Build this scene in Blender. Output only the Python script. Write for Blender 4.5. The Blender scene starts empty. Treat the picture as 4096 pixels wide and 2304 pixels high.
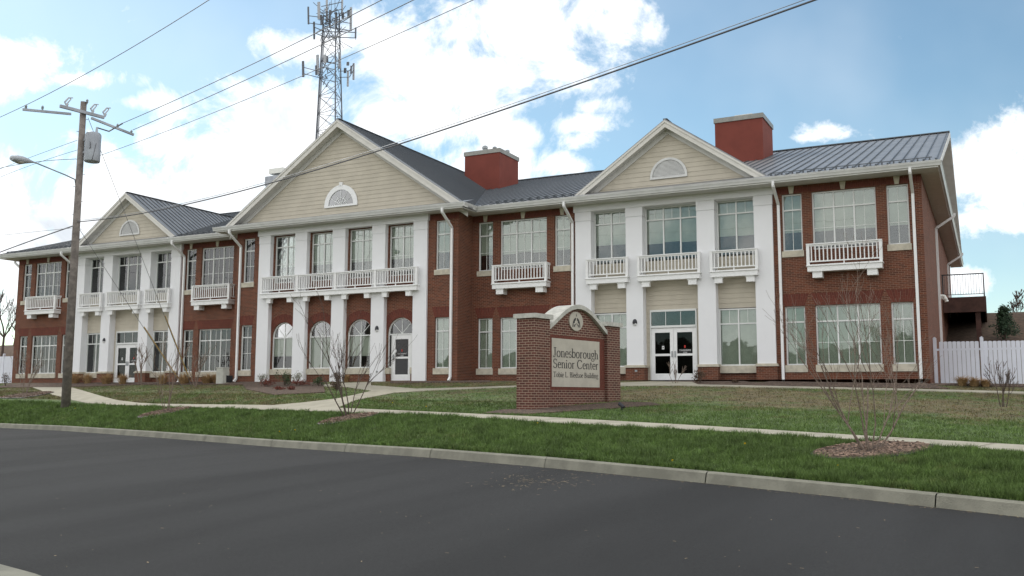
import bpy, math, random
import numpy as np
from mathutils import Vector, Matrix
from mathutils.bvhtree import BVHTree
from math import sin, cos, pi, radians
random.seed(7); rng = np.random.default_rng(7)
S = bpy.context.scene
COL = S.collection

# ------------------------------------------------------------------ camera
F = 3730.34                      # focal length in photo pixels (4096 wide)
CAM = Vector((27.5031, -36.9397, -0.6187))
PITCH, ROLL, YAW = 0.1150, 0.0037, 0.4727
FWD = Vector((-sin(YAW)*cos(PITCH), cos(YAW)*cos(PITCH), sin(PITCH)))
R0 = Vector((cos(YAW), sin(YAW), 0)); U0 = R0.cross(FWD)
RT = cos(ROLL)*R0 + sin(ROLL)*U0; UP = -sin(ROLL)*R0 + cos(ROLL)*U0
cd = bpy.data.cameras.new('camera'); cam = bpy.data.objects.new('camera', cd); COL.objects.link(cam)
cam.matrix_world = Matrix(((RT.x, UP.x, -FWD.x, CAM.x), (RT.y, UP.y, -FWD.y, CAM.y), (RT.z, UP.z, -FWD.z, CAM.z), (0, 0, 0, 1)))
cd.sensor_width = 36; cd.lens = 36*F/4096; cd.clip_start = 0.1; cd.clip_end = 6000
S.camera = cam
def pix(px, py, D): return CAM + (FWD + RT*((px-2048)/F) - UP*((py-1152)/F))*D

# ------------------------------------------------------------------ node helpers
class NT:
    def __init__(s, t): s.t = t; s.n = t.nodes; s.l = t.links
    def new(s, typ, **kw):
        n = s.n.new(typ)
        for k, v in kw.items():
            if k.startswith('i_'):
                key = k[2:]; key = int(key) if key.isdigit() else key.replace('_', ' ')
                s.put(n.inputs[key], v)
            else: setattr(n, k, v)
        return n
    def put(s, inp, v):
        if isinstance(v, bpy.types.NodeSocket): s.l.new(v, inp)
        else: inp.default_value = v
    def m(s, op, a, b=0.0, c=None, clamp=False):
        n = s.n.new('ShaderNodeMath'); n.operation = op; n.use_clamp = clamp
        s.put(n.inputs[0], a); s.put(n.inputs[1], b)
        if c is not None: s.put(n.inputs[2], c)
        return n.outputs[0]
    def vm(s, op, a, b=(0, 0, 0)):
        n = s.n.new('ShaderNodeVectorMath'); n.operation = op
        s.put(n.inputs[0], a); s.put(n.inputs[1], b)
        return n.outputs['Value'] if op in ('DOT_PRODUCT', 'LENGTH') else n.outputs[0]
    def mix(s, f, a, b):
        n = s.n.new('ShaderNodeMix'); n.data_type = 'RGBA'
        s.put(n.inputs[0], f); s.put(n.inputs[6], a); s.put(n.inputs[7], b); return n.outputs[2]
    def ramp(s, f, stops):
        n = s.n.new('ShaderNodeValToRGB'); e = n.color_ramp.elements
        while len(e) < len(stops): e.new(0.5)
        for i, (p, c) in enumerate(stops):
            e[i].position = p; e[i].color = c if len(c) == 4 else (*c, 1)
        s.put(n.inputs[0], f); return n.outputs[0]
    def noise(s, vec, scale, detail=4, rough=0.55, dist=0.0):
        n = s.new('ShaderNodeTexNoise', i_Scale=scale, i_Detail=detail, i_Roughness=rough, i_Distortion=dist)
        if vec is not None: s.l.new(vec, n.inputs['Vector'])
        return n.outputs['Fac']
    def smooth(s, v, lo, hi):
        n = s.n.new('ShaderNodeMapRange'); n.interpolation_type = 'SMOOTHSTEP'
        s.put(n.inputs[0], v); s.put(n.inputs[1], lo); s.put(n.inputs[2], hi); return n.outputs[0]

# ------------------------------------------------------------------ sky + sun
SUN_EL, SUN_DIR = radians(38), Vector((-0.93, 0.37, 0)).normalized()
w = bpy.data.worlds.new('World'); S.world = w; w.use_nodes = True
t = NT(w.node_tree); t.n.clear()
sky = t.new('ShaderNodeTexSky', sky_type='NISHITA', sun_disc=False, sun_elevation=SUN_EL,
            sun_rotation=math.atan2(SUN_DIR.x, SUN_DIR.y), air_density=1.0, dust_density=0.5, ozone_density=1.2, altitude=500)
tc = t.new('ShaderNodeTexCoord').outputs['Generated']
dn = t.vm('NORMALIZE', tc)
df = t.m('MAXIMUM', t.vm('DOT_PRODUCT', dn, tuple(FWD)), 0.05)
a_ = t.m('DIVIDE', t.vm('DOT_PRODUCT', dn, tuple(RT)), df)
b_ = t.m('DIVIDE', t.vm('DOT_PRODUCT', dn, tuple(UP)), df)
cx = t.new('ShaderNodeCombineXYZ'); t.put(cx.inputs[0], a_); t.put(cx.inputs[1], b_); ab = cx.outputs[0]
# cloud banks of this afternoon, as directions on the sky: centre and radii in photo pixels
BL = [(2130, 90, 400, 220), (1850, 330, 420, 170), (1560, 200, 200, 150), (1250, 190, 240, 90), (1120, 470, 430, 170), (1650, 480, 450, 150), (2280, 290, 160, 100), (850, 600, 330, 130),
      (560, 820, 620, 230), (150, 1000, 500, 330), (1300, 800, 900, 250), (40, 270, 330, 130), (300, 320, 220, 45), (560, 405, 120, 28), (2030, 540, 170, 85),
      (2320, 500, 170, 60), (2340, 560, 130, 60), (2270, 660, 170, 70), (1960, 650, 260, 100), (2360, 430, 90, 35),
      (4010, 690, 260, 190), (4090, 560, 200, 90), (4080, 880, 240, 70), (3790, 1130, 140, 60), (3310, 530, 110, 26), (3230, 550, 90, 18), (2900, 950, 500, 60), (3900, 700, 120, 100)]
acc = None
for (px, py, rx, ry) in BL:
    v = t.vm('SUBTRACT', ab, ((px-2048)/F, (1152-py)/F, 0)); v = t.vm('MULTIPLY', v, (F/rx, F/ry, 0))
    m_ = t.m('SUBTRACT', 1.0, t.vm('LENGTH', v))
    if rx < 125: m_ = t.m('MULTIPLY', m_, 0.45)
    acc = m_ if acc is None else t.m('MAXIMUM', acc, m_)
nz = t.noise(ab, 11.0, 10, 0.66, 0.35)
nz2 = t.noise(ab, 3.2, 4, 0.5)
front = t.m('ADD', t.m('MAXIMUM', acc, -0.9), t.m('MULTIPLY', t.m('SUBTRACT', nz, 0.5), 4.2))
mfront = t.smooth(front, -0.28, 0.70)
nall = t.noise(dn, 2.6, 8, 0.6, 0.3)
mall = t.smooth(nall, 0.34, 0.50)
isf = t.smooth(t.vm('DOT_PRODUCT', dn, tuple(FWD)), 0.55, 0.7)
mask = t.m('ADD', t.m('MULTIPLY', mfront, isf), t.m('MULTIPLY', mall, t.m('SUBTRACT', 1.0, isf)))
shade = t.noise(ab, 5.0, 6, 0.6, 0.6)
deep = t.smooth(t.m('MULTIPLY', t.smooth(shade, 0.5, 0.72), t.smooth(acc, 0.25, 0.7)), 0.0, 1.0)
ccol = t.mix(deep, (1.32, 1.34, 1.36, 1), (0.80, 0.86, 0.93, 1))
wisp = t.m('MULTIPLY', t.smooth(nz2, 0.35, 0.8), 0.18)
mask2 = t.m('MAXIMUM', mask, t.m('MULTIPLY', wisp, isf))
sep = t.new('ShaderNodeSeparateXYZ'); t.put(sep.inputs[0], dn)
# unseen clouds behind the camera, made brighter to add light on the facade
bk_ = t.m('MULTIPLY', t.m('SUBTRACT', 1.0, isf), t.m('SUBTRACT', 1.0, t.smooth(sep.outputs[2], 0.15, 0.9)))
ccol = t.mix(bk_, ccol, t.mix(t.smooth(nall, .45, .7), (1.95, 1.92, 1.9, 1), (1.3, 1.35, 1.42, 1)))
bg1 = t.new('ShaderNodeBackground', i_Strength=0.14)
tint = t.new('ShaderNodeMix', data_type='RGBA', blend_type='MULTIPLY'); t.put(tint.inputs[0], 1.0); t.put(tint.inputs[6], sky.outputs[0]); t.put(tint.inputs[7], (0.98, 1.10, 1.0, 1))
t.put(bg1.inputs[0], tint.outputs[2])
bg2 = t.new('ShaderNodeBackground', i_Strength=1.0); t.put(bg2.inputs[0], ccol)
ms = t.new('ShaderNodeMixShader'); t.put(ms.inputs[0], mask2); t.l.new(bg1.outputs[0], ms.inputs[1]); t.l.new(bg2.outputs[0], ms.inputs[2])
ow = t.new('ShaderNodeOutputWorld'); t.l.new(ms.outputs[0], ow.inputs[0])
sl = bpy.data.lights.new('sun', 'SUN'); sl.energy = 1.5; sl.angle = radians(8); sl.color = (1, .95, .87)
so = bpy.data.objects.new('sun', sl); COL.objects.link(so)
so.rotation_euler = (-(SUN_DIR*cos(SUN_EL) + Vector((0, 0, sin(SUN_EL))))).to_track_quat('-Z', 'Y').to_euler()
S.view_settings.view_transform = 'Standard'; S.view_settings.look = 'None'; S.view_settings.exposure = 0.0; S.view_settings.gamma = 1

# ------------------------------------------------------------------ materials
MATS = {}
def mat(name, col, rough=0.7, metal=0.0, var=0.0, vscale=3.0, bump=0.0, bscale=30.0, spec=0.4, col2=None, fn=None, vlo=.35, vhi=.65):
    m = bpy.data.materials.new(name); m.use_nodes = True; MATS[name] = m
    t = NT(m.node_tree); p = t.n['Principled BSDF']
    p.inputs['Roughness'].default_value = rough; p.inputs['Metallic'].default_value = metal
    p.inputs['Specular IOR Level'].default_value = spec
    pos = t.new('ShaderNodeNewGeometry').outputs['Position']
    c = (*col, 1)
    if var or col2:
        n = t.noise(pos, vscale, 6, .6)
        c2 = (*col2, 1) if col2 else tuple(x*(1-var) for x in col)+(1,)
        c1 = c if col2 else tuple(min(1, x*(1+var)) for x in col)+(1,)
        c = t.mix(t.smooth(n, vlo, vhi), c1, c2)
    if fn: c = fn(t, pos, c) or c
    t.put(p.inputs['Base Color'], c)
    if bump:
        bn = t.new('ShaderNodeBump', i_Strength=bump, i_Distance=0.02)
        t.put(bn.inputs['Height'], t.noise(pos, bscale, 6, .65)); t.l.new(bn.outputs[0], p.inputs['Normal'])
    return m
def brick(name, c1, c2, mortar, w_=.203, h_=.0677, ms_=.011, off=.5, dark=.25):
    m = bpy.data.materials.new(name); m.use_nodes = True; MATS[name] = m
    t = NT(m.node_tree); p = t.n['Principled BSDF']; p.inputs['Roughness'].default_value = .85; p.inputs['Specular IOR Level'].default_value = .25
    uv = t.new('ShaderNodeUVMap').outputs[0]
    b = t.new('ShaderNodeTexBrick', offset=off, i_Scale=1.0, i_Mortar_Size=ms_*.5, i_Mortar_Smooth=.15, i_Bias=-.1, i_Brick_Width=w_, i_Row_Height=h_)
    b.inputs['Color1'].default_value = (*c1, 1); b.inputs['Color2'].default_value = (*c2, 1); b.inputs['Mortar'].default_value = (*mortar, 1)
    t.l.new(uv, b.inputs['Vector'])
    # scattered darker flashed bricks
    b2 = t.new('ShaderNodeTexBrick', offset=off, i_Scale=1.0, i_Mortar_Size=0.0, i_Mortar_Smooth=0.0, i_Bias=-.45, i_Brick_Width=w_, i_Row_Height=h_)
    b2.inputs['Color1'].default_value = (0, 0, 0, 1); b2.inputs['Color2'].default_value = (1, 1, 1, 1); b2.inputs['Mortar'].default_value = (0, 0, 0, 1)
    o = t.vm('ADD', uv, (w_*37, h_*58, 0)); t.l.new(o, b2.inputs['Vector'])
    fl = t.m('MULTIPLY', t.m('GREATER_THAN', b2.outputs['Color'], .62), t.m('SUBTRACT', 1.0, b.outputs['Fac']))
    c = t.mix(t.m('MULTIPLY', fl, dark*2.2, clamp=True), b.outputs['Color'], (c1[0]*.35, c1[1]*.5, c1[2]*.7, 1))
    pos = t.new('ShaderNodeNewGeometry').outputs['Position']
    n = t.noise(pos, 1.1, 5, .6)
    hs = t.new('ShaderNodeHueSaturation', i_Saturation=1.0); t.put(hs.inputs['Value'], t.m('MULTIPLY_ADD', n, .5, .76)); t.put(hs.inputs['Color'], c)
    t.put(p.inputs['Base Color'], hs.outputs[0])
    bn = t.new('ShaderNodeBump', i_Strength=.5, i_Distance=.006); t.put(bn.inputs['Height'], t.m('SUBTRACT', 1.0, b.outputs['Fac'])); t.l.new(bn.outputs[0], p.inputs['Normal'])
    return m
brick('brick', (.158, .054, .030), (.088, .036, .024), (.27, .175, .125))
brick('brick_sign', (.12, .045, .034), (.075, .032, .026), (.36, .28, .21), ms_=.013)
brick('brick_red', (.135, .038, .026), (.10, .031, .022), (.17, .085, .06), ms_=.007, dark=.08)
mat('stucco', (.79, .79, .80), .85, var=.008, bump=.25, bscale=120)
mat('trim', (.80, .80, .79), .5, var=.03, vscale=8)
mat('soffit', (.62, .61, .58), .6, var=.04)
mat('fascia', (.62, .60, .55), .45, var=.04)
mat('gutter', (.60, .60, .58), .35, var=.06, vscale=2)
mat('siding', (.50, .455, .37), .7, var=.05, vscale=1.5)
mat('limestone', (.50, .46, .37), .85, var=.12, vscale=5, bump=.2)
mat('frame', (.72, .73, .71), .4)
mat('muntin', (.80, .82, .78), .5)
mat('roof', (.255, .258, .262), .42, metal=.35, var=.10, vscale=1.2, spec=.5)
mat('roof_seam', (.09, .10, .11), .45, metal=.5)
mat('coping', (.22, .22, .20), .4, metal=.5, var=.1)
mat('chimney_red', (.175, .042, .029), .85, var=.07, vscale=1.5, bump=.2, bscale=80)
mat('blind', (.56, .59, .52), .85, var=.05)
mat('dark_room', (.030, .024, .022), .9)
mat('black_metal', (.03, .03, .035), .4, metal=.3)
mat('grey_metal', (.30, .32, .33), .4, metal=.6, var=.15, vscale=6)
mat('galv', (.33, .35, .38), .5, metal=.3, var=.2, vscale=1)
mat('antenna', (.42, .44, .47), .5)
mat('tower_steel', (.13, .14, .16), .5, metal=.3)
mat('wire', (.10, .10, .11), .6)
mat('wire_light', (.17, .17, .17), .5, metal=.3)
mat('guard', (.36, .24, .08), .6, var=.15)
mat('pole_wood', (.26, .228, .205), .9, col2=(.15, .13, .118), vscale=4, bump=.5, bscale=18)
mat('vinyl', (.70, .72, .79), .45, var=.03, vscale=2)
mat('deck_wood', (.070, .034, .026), .8, var=.25)
mat('concrete', (.35, .325, .255), .9, var=.10, vscale=1.6, bump=.25, bscale=60)
mat('kerb', (.21, .205, .165), .95, var=.16, vscale=2.2, bump=.5, bscale=45)
mat('cap_stone', (.45, .445, .40), .9, var=.13, vscale=6, bump=.4, bscale=60)
mat('panel', (.44, .41, .345), .75, var=.06, vscale=3)
mat('ink', (.02, .02, .02), .6)
mat('paper', (.75, .75, .75), .6)
mat('red_sticker', (.5, .03, .02), .6)
mat('bark', (.19, .145, .115), .9, var=.3, vscale=30)
mat('bark_dark', (.085, .062, .05), .9, var=.3, vscale=30)
mat('edging', (.015, .015, .017), .5)
mat('dry_grass', (.40, .265, .13), .9, var=.25, vscale=12)
mat('leaf_green', (.050, .075, .030), .7, var=.35, vscale=14)
mat('leaf_red', (.13, .035, .022), .8, var=.35, vscale=14)
mat('leaf_pale', (.33, .33, .27), .8, var=.25, vscale=14)
mat('leaf_brown', (.085, .052, .032), .9, var=.3, vscale=14)
mat('needle', (.028, .055, .024), .7, var=.4, vscale=6)
mat('ac_unit', (.46, .46, .41), .6, var=.1)
mat('cap_white', (.75, .75, .70), .6)
mat('ground_far', (.10, .10, .05), 1.0, var=.3, vscale=.05)
mat('bank', (.135, .088, .056), 1.0, col2=(.070, .046, .031), vscale=5, bump=.8, bscale=6)
mat('chips', (.23, .16, .12), 1.0, var=.4, vscale=9)
mat('straw', (.42, .33, .20), 1.0, var=.3, vscale=9)
mat('woods', (.10, .105, .075), 1.0, var=.4, vscale=.8)
def asphalt(t, pos, c):
    fine = t.noise(pos, 140, 3, .8); mid = t.noise(pos, 22, 4, .7)
    st = t.new('ShaderNodeMapping'); st.inputs['Rotation'].default_value = (0, 0, 1.29); st.inputs['Scale'].default_value = (.30, .045, 1); t.put(st.inputs[0], pos)
    big = t.noise(st.outputs[0], 2.4, 4, .5)
    v = t.m('MULTIPLY', t.m('MULTIPLY_ADD', fine, .9, .55), t.m('MULTIPLY_ADD', mid, .35, .82))
    v = t.m('MULTIPLY', v, t.m('MULTIPLY_ADD', t.smooth(t.noise(pos, 48, 2, .5), .35, .75), .30, .86)); v = t.m('MULTIPLY', v, t.m('MULTIPLY_ADD', t.smooth(big, .3, .7), .38, .82))
    hs = t.new('ShaderNodeHueSaturation'); t.put(hs.inputs['Value'], v); t.put(hs.inputs['Color'], (.030, .030, .030, 1)); return hs.outputs[0]
mat('asphalt', (.056, .056, .059), .93, spec=.25, bump=.5, bscale=160, fn=asphalt)
def mulchf(t, pos, c):
    v = t.new('ShaderNodeTexVoronoi', i_Scale=26.0); t.put(v.inputs['Vector'], pos)
    s_ = t.new('ShaderNodeSeparateColor'); t.put(s_.inputs[0], v.outputs['Color'])
    return t.mix(t.m('POWER', s_.outputs[0], 2.2), (.050, .034, .026, 1), (.19, .13, .095, 1))
mat('mulch', (.1, .06, .04), 1.0, bump=.9, bscale=40, fn=mulchf)
def turf(t, pos, c):
    at = t.new('ShaderNodeAttribute', attribute_name='dry').outputs['Fac']
    n1 = t.noise(pos, .55, 5, .6); n2 = t.noise(pos, 3.0, 6, .7); n3 = t.smooth(t.noise(pos, 24, 5, .8), .3, .7)
    dr = t.smooth(t.m('ADD', t.m('ADD', at, t.m('MULTIPLY', t.m('SUBTRACT', n1, .5), 1.3)), t.m('MULTIPLY', t.m('SUBTRACT', n2, .5), 1.5)), .25, .95)
    g = t.mix(n3, (.055, .105, .018, 1), (.15, .235, .052, 1)); d = t.mix(n3, (.105, .085, .034, 1), (.23, .175, .080, 1))
    c_ = t.mix(dr, g, d); hs = t.new('ShaderNodeHueSaturation', i_Saturation=.95)
    n4 = t.noise(pos, 7.0, 4, .7); n5 = t.noise(pos, 1.7, 4, .6)
    t.put(hs.inputs['Value'], t.m('MULTIPLY', t.m('MULTIPLY_ADD', t.smooth(n4, .3, .7), .65, .62), t.m('MULTIPLY_ADD', t.smooth(n5, .3, .7), .45, .72))); t.put(hs.inputs['Color'], c_)
    return hs.outputs[0]
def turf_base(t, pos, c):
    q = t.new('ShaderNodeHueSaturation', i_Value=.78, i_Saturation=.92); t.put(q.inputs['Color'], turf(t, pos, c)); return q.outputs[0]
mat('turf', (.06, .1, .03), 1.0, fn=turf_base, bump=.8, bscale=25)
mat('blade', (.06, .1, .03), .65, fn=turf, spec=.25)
def glassmat(name, refl, tintc):
    m = bpy.data.materials.new(name); m.use_nodes = True; MATS[name] = m; t = NT(m.node_tree); t.n.clear()
    pos = t.new('ShaderNodeNewGeometry').outputs['Position']
    bn = t.new('ShaderNodeBump', i_Strength=.06, i_Distance=.02); t.put(bn.inputs['Height'], t.noise(pos, 1.6, 2, .5))
    g = t.new('ShaderNodeBsdfGlossy', i_Roughness=.015); g.inputs['Color'].default_value = (.92, .94, .95, 1); t.l.new(bn.outputs[0], g.inputs['Normal'])
    tr = t.new('ShaderNodeBsdfTransparent'); tr.inputs[0].default_value = (*tintc, 1)
    fr = t.new('ShaderNodeFresnel', i_IOR=1.5)
    ms = t.new('ShaderNodeMixShader'); t.put(ms.inputs[0], t.m('ADD', fr.outputs[0], refl, clamp=True)); t.l.new(tr.outputs[0], ms.inputs[1]); t.l.new(g.outputs[0], ms.inputs[2])
    o = t.new('ShaderNodeOutputMaterial'); t.l.new(ms.outputs[0], o.inputs[0]); return m
glassmat('glass', .045, (.86, .89, .86))
glassmat('glass_door', -.02, (.45, .45, .45))

# ------------------------------------------------------------------ mesh builder
def V(*a): return Vector(a)
class MB:
    def __init__(s): s.v = []; s.f = []; s.uv = {}; s.mi = {}
    def vert(s, p): s.v.append(tuple(p)); return len(s.v)-1
    def face(s, pts, uv=None, mi=0):
        i0 = len(s.v); s.v += [tuple(p) for p in pts]; s.f.append(tuple(range(i0, i0+len(pts))))
        if uv: s.uv[len(s.f)-1] = uv
        if mi: s.mi[len(s.f)-1] = mi
        return s
    def box(s, x0, x1, y0, y1, z0, z1, mi=0):
        p = [(x0, y0, z0), (x1, y0, z0), (x1, y1, z0), (x0, y1, z0), (x0, y0, z1), (x1, y0, z1), (x1, y1, z1), (x0, y1, z1)]
        for f in ((0, 1, 5, 4), (1, 2, 6, 5), (2, 3, 7, 6), (3, 0, 4, 7), (4, 5, 6, 7), (3, 2, 1, 0)): s.face([p[i] for i in f], mi=mi)
        return s
    def obox(s, a, b, w_, h_, up=(0, 0, 1), mi=0):     # bar from a to b
        a = Vector(a); b = Vector(b); d = (b-a).normalized(); upv = Vector(up)
        if abs(d.dot(upv)) > .98: upv = Vector((0, 1, 0))
        sx = d.cross(upv).normalized()*w_/2; sz = sx.cross(d).normalized()*h_/2
        q = [a-sx-sz, a+sx-sz, a+sx+sz, a-sx+sz, b-sx-sz, b+sx-sz, b+sx+sz, b-sx+sz]
        for f in ((0, 1, 2, 3), (7, 6, 5, 4), (0, 4, 5, 1), (1, 5, 6, 2), (2, 6, 7, 3), (3, 7, 4, 0)): s.face([q[i] for i in f], mi=mi)
        return s
    def prism(s, poly, axis, lo, hi, mi=0, uvf=None):   # poly of 2-D points; axis 'y' -> (x,z), 'x' -> (y,z), 'z' -> (x,y)
        mk = {'y': lambda p, t: (p[0], t, p[1]), 'x': lambda p, t: (t, p[0], p[1]), 'z': lambda p, t: (p[0], p[1], t)}[axis]
        a = [mk(p, lo) for p in poly]; b = [mk(p, hi) for p in poly]; n = len(poly)
        s.face(a, uv=[uvf(p) for p in poly] if uvf else None, mi=mi); s.face(b[::-1], mi=mi)
        for i in range(n): j = (i+1) % n; s.face([a[i], b[i], b[j], a[j]], mi=mi)
        return s
    def tube(s, pts, rad, n=6, cap=True, mi=0):
        pts = [Vector(p) for p in pts]; rad = rad if isinstance(rad, (list, tuple)) else [rad]*len(pts)
        rings = []; prev = None
        for i, p in enumerate(pts):
            d = (pts[min(i+1, len(pts)-1)]-pts[max(i-1, 0)])
            d = d.normalized() if d.length > 1e-9 else Vector((0, 0, 1))
            if prev is None: prev = d.orthogonal().normalized()
            x = (prev - d*prev.dot(d))
            x = x.normalized() if x.length > 1e-6 else d.orthogonal().normalized()
            prev = x; y = d.cross(x)
            i0 = len(s.v)
            for k in range(n):
                a = 2*pi*k/n; s.v.append(tuple(p + (x*cos(a)+y*sin(a))*rad[i]))
            rings.append(i0)
        for i in range(len(rings)-1):
            a, b = rings[i], rings[i+1]
            for k in range(n):
                k2 = (k+1) % n; s.f.append((a+k, a+k2, b+k2, b+k))
                if mi: s.mi[len(s.f)-1] = mi
        if cap:
            s.f.append(tuple(rings[0]+k for k in range(n))[::-1]); s.f.append(tuple(rings[-1]+k for k in range(n)))
            if mi: s.mi[len(s.f)-1] = mi; s.mi[len(s.f)-2] = mi
        return s
    def lathe(s, prof, c=(0, 0, 0), n=16, mi=0):
        c = Vector(c)
        return s.tube([c+Vector((0, 0, z)) for r, z in prof], [max(r, 1e-4) for r, z in prof], n, mi=mi) if True else s
    def build(s, name, mats, parent=None, smooth=False, loc=None):
        me = bpy.data.meshes.new(name); me.from_pydata(s.v, [], s.f)
        if isinstance(mats, str): mats = [mats]
        for m in mats: me.materials.append(MATS[m])
        uvl = me.uv_layers.new(name='UVMap'); data = np.zeros((len(me.loops), 2), dtype=np.float32)
        for p in me.polygons:
            if p.index in s.mi: p.material_index = s.mi[p.index]
            if smooth: p.use_smooth = True
            u = s.uv.get(p.index)
            if u:
                for k, li in enumerate(p.loop_indices): data[li] = u[k]
            else:
                n = p.normal; ax, ay, az = abs(n.x), abs(n.y), abs(n.z)
                for li in p.loop_indices:
                    c = s.v[me.loops[li].vertex_index]
                    data[li] = (c[0], c[1]) if az > max(ax, ay) else ((c[0], c[2]) if ay >= ax else (c[1], c[2]))
        uvl.data.foreach_set('uv', data.ravel())
        return link(bpy.data.objects.new(name, me), parent, loc)
def link(o, parent=None, loc=None):
    COL.objects.link(o)
    if parent is not None: o.parent = parent
    if loc is not None: o.location = loc
    return o
def tag(o, label, cat, group=None):
    o['label'] = label; o['category'] = cat
    if group: o['group'] = group
    return o
def empty(name, label, cat, loc=(0, 0, 0), group=None, rotz=0):
    o = bpy.data.objects.new(name, None); link(o, None, loc); o.rotation_euler[2] = rotz; o.empty_display_size = .2
    return tag(o, label, cat, group)
def struct(o): o['kind'] = 'structure'; return o
def inst(src, parent, loc):
    o = src.copy(); COL.objects.link(o); o.parent = parent; o.location = loc; return o

# ------------------------------------------------------------------ terrain
PXC = [-1500, -400, 0, 264, 620, 1109, 1747, 2205, 2847, 3486, 4096, 4600, 5600, 7200]
RK = [(1660, 58), (1680, 43), (1693, 38), (1703, 34), (1725, 29), (1759, 24), (1795, 19.2), (1829, 16.8), (1886, 14.8), (1945, 13.0), (2006, 11.55), (2062, 10.4), (2190, 8.6), (2420, 6.8)]
RS1 = [(1583, 62), (1590, 47), (1600, 42.5), (1612, 39.5), (1627, 34.5), (1643, 29.5), (1664, 23.7), (1695, 20.3), (1728, 18), (1768, 15.9), (1813, 14.2), (1850, 13.1), (1930, 11.2), (2080, 9.0)]
RS2 = [(1578, 65), (1582, 49.5), (1590, 44.5), (1600, 41.5), (1617, 36.5), (1623, 31.5), (1651, 25.3), (1673, 21.7), (1709, 19.4), (1749, 17.1), (1785, 15.2), (1820, 14.1), (1893, 12.1), (2030, 9.8)]
KK = [3762, 2847, 2205, 1747, 1405, 1109, 843, 620, 433, 264]
def ip(x, ys): return float(np.interp(x, PXC, ys))
def rail(tab, x): return pix(x, ip(x, [a for a, b in tab]), 1/ip(x, [1/b for a, b in tab]))
def zB(X): return 0.0 if X < 14 else (-.15*(X-14)/11.6 if X < 25.6 else -.15-.10*min(4, (X-25.6)/4))
def zU(X): return -.30 if X < 20 else -.30-.055*min(20, X-20)
cols = list(range(-1500, 7201, 75)); NC = len(cols)
SUB = [10, 4, 9, 4, 4, 6, 4, 3]
def column(x):
    a = (x-2048)/F; h = FWD + RT*a; h = Vector((h.x, h.y, 0))
    k, s1, s2 = rail(RK, x), rail(RS1, x), rail(RS2, x)
    def wl(y, zf):
        tt = (y-CAM.y)/h.y; X = CAM.x+h.x*tt; return Vector((X, y, zf(X) if callable(zf) else zf))
    u = wl(-4.4, zU); b = wl(-1.9, zB)
    if u.y < s2.y + .6: u = Vector((s2.x+.0, max(s2.y+.8, -4.4), s2.z*.5+zU(s2.x)*.5)) if s2.y > -5 else u
    if b.y < u.y + .4: b = Vector((u.x, u.y+.8, 0))
    back = [wl(y, z) for y, z in ((6, -.05), (12, 1.2), (23, 4.2), (45, 4.5), (200, 4.5))]
    if back[0].y < b.y+.3: back[0] = b + Vector((0, 1, 0))
    return [k, s1, s2, u, b] + back
rows = [column(x) for x in cols]
SUBS = [10, 4, 10, 5, 4, 4, 5, 3, 2]
DRY = [.16, .10, .10, .62, .75, .9, 1, 1, 1, 1]
def is_right(x): return x > 2300
tv = []; tdry = []; trow = []
for ci, c in enumerate(rows):
    line = []
    for s_ in range(len(SUBS)):
        for j in range(SUBS[s_]):
            f = j/SUBS[s_]; p = c[s_].lerp(c[s_+1], f); dv = DRY[s_]*(1-f)+DRY[s_+1]*f
            if s_ == 2:
                dv = (.12+.4*f if f < .35 else .26+2.0*(f-.35) if f < .6 else .76) if cols[ci] > 1900 else .62
                if 1300 < cols[ci] <= 2300: dv = .30+.25*f
                # slight convexity of the lawn bank
                p = p + Vector((0, 0, (.10 if cols[ci] < 1500 else -.06)*sin(pi*f)))
            line.append((p, dv, s_))
    line.append((c[-1], 1, len(SUBS)))
    trow.append(line)
NR = len(trow[0])
tverts = [tuple(p) for line in trow for (p, d, s_) in line]
tfaces = []; fm = []
for i in range(NC-1):
    for j in range(NR-1):
        a = i*NR+j; tfaces.append((a, a+NR, a+NR+1, a+1)); fm.append(1 if trow[i][j][2] >= 5 else 0)
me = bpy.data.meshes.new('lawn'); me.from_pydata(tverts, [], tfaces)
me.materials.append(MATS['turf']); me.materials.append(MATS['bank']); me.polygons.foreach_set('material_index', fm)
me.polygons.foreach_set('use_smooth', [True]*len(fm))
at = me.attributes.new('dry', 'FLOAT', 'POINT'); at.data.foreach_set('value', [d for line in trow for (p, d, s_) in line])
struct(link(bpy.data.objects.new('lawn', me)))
BV = BVHTree.FromPolygons(tverts, tfaces)
def ground(px, py, up=0.0):
    d = (FWD + RT*((px-2048)/F) - UP*((py-1152)/F)).normalized()
    h = BV.ray_cast(CAM, d)[0]
    if h is None: h = pix(px, py, 30)
    return h + Vector((0, 0, up))
def gz(x, y):
    h = BV.ray_cast(Vector((x, y, 50)), Vector((0, 0, -1)))[0]; return h.z if h else 0.0

# road, kerb and near pavement
NRM = (RT*-.73 + FWD*-.68); NRM = Vector((NRM.x, NRM.y, 0)).normalized()
def strip(lines, name, m, uvs=False):
    mb = MB()
    for i in range(len(lines)-1):
        for j in range(len(lines[0])-1):
            mb.face([lines[i][j], lines[i][j+1], lines[i+1][j+1], lines[i+1][j]])
    o = mb.build(name, m); struct(o); return o
kr = [rail(RK, x) for x in cols]
def sec(p): return [p+Vector((0, 0, -.30)), p+Vector((0, 0, .004)), p+NRM*.11+Vector((0, 0, .004)), p+NRM*.145+Vector((0, 0, -.02)), p+NRM*.19+Vector((0, 0, -.19))]
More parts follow.
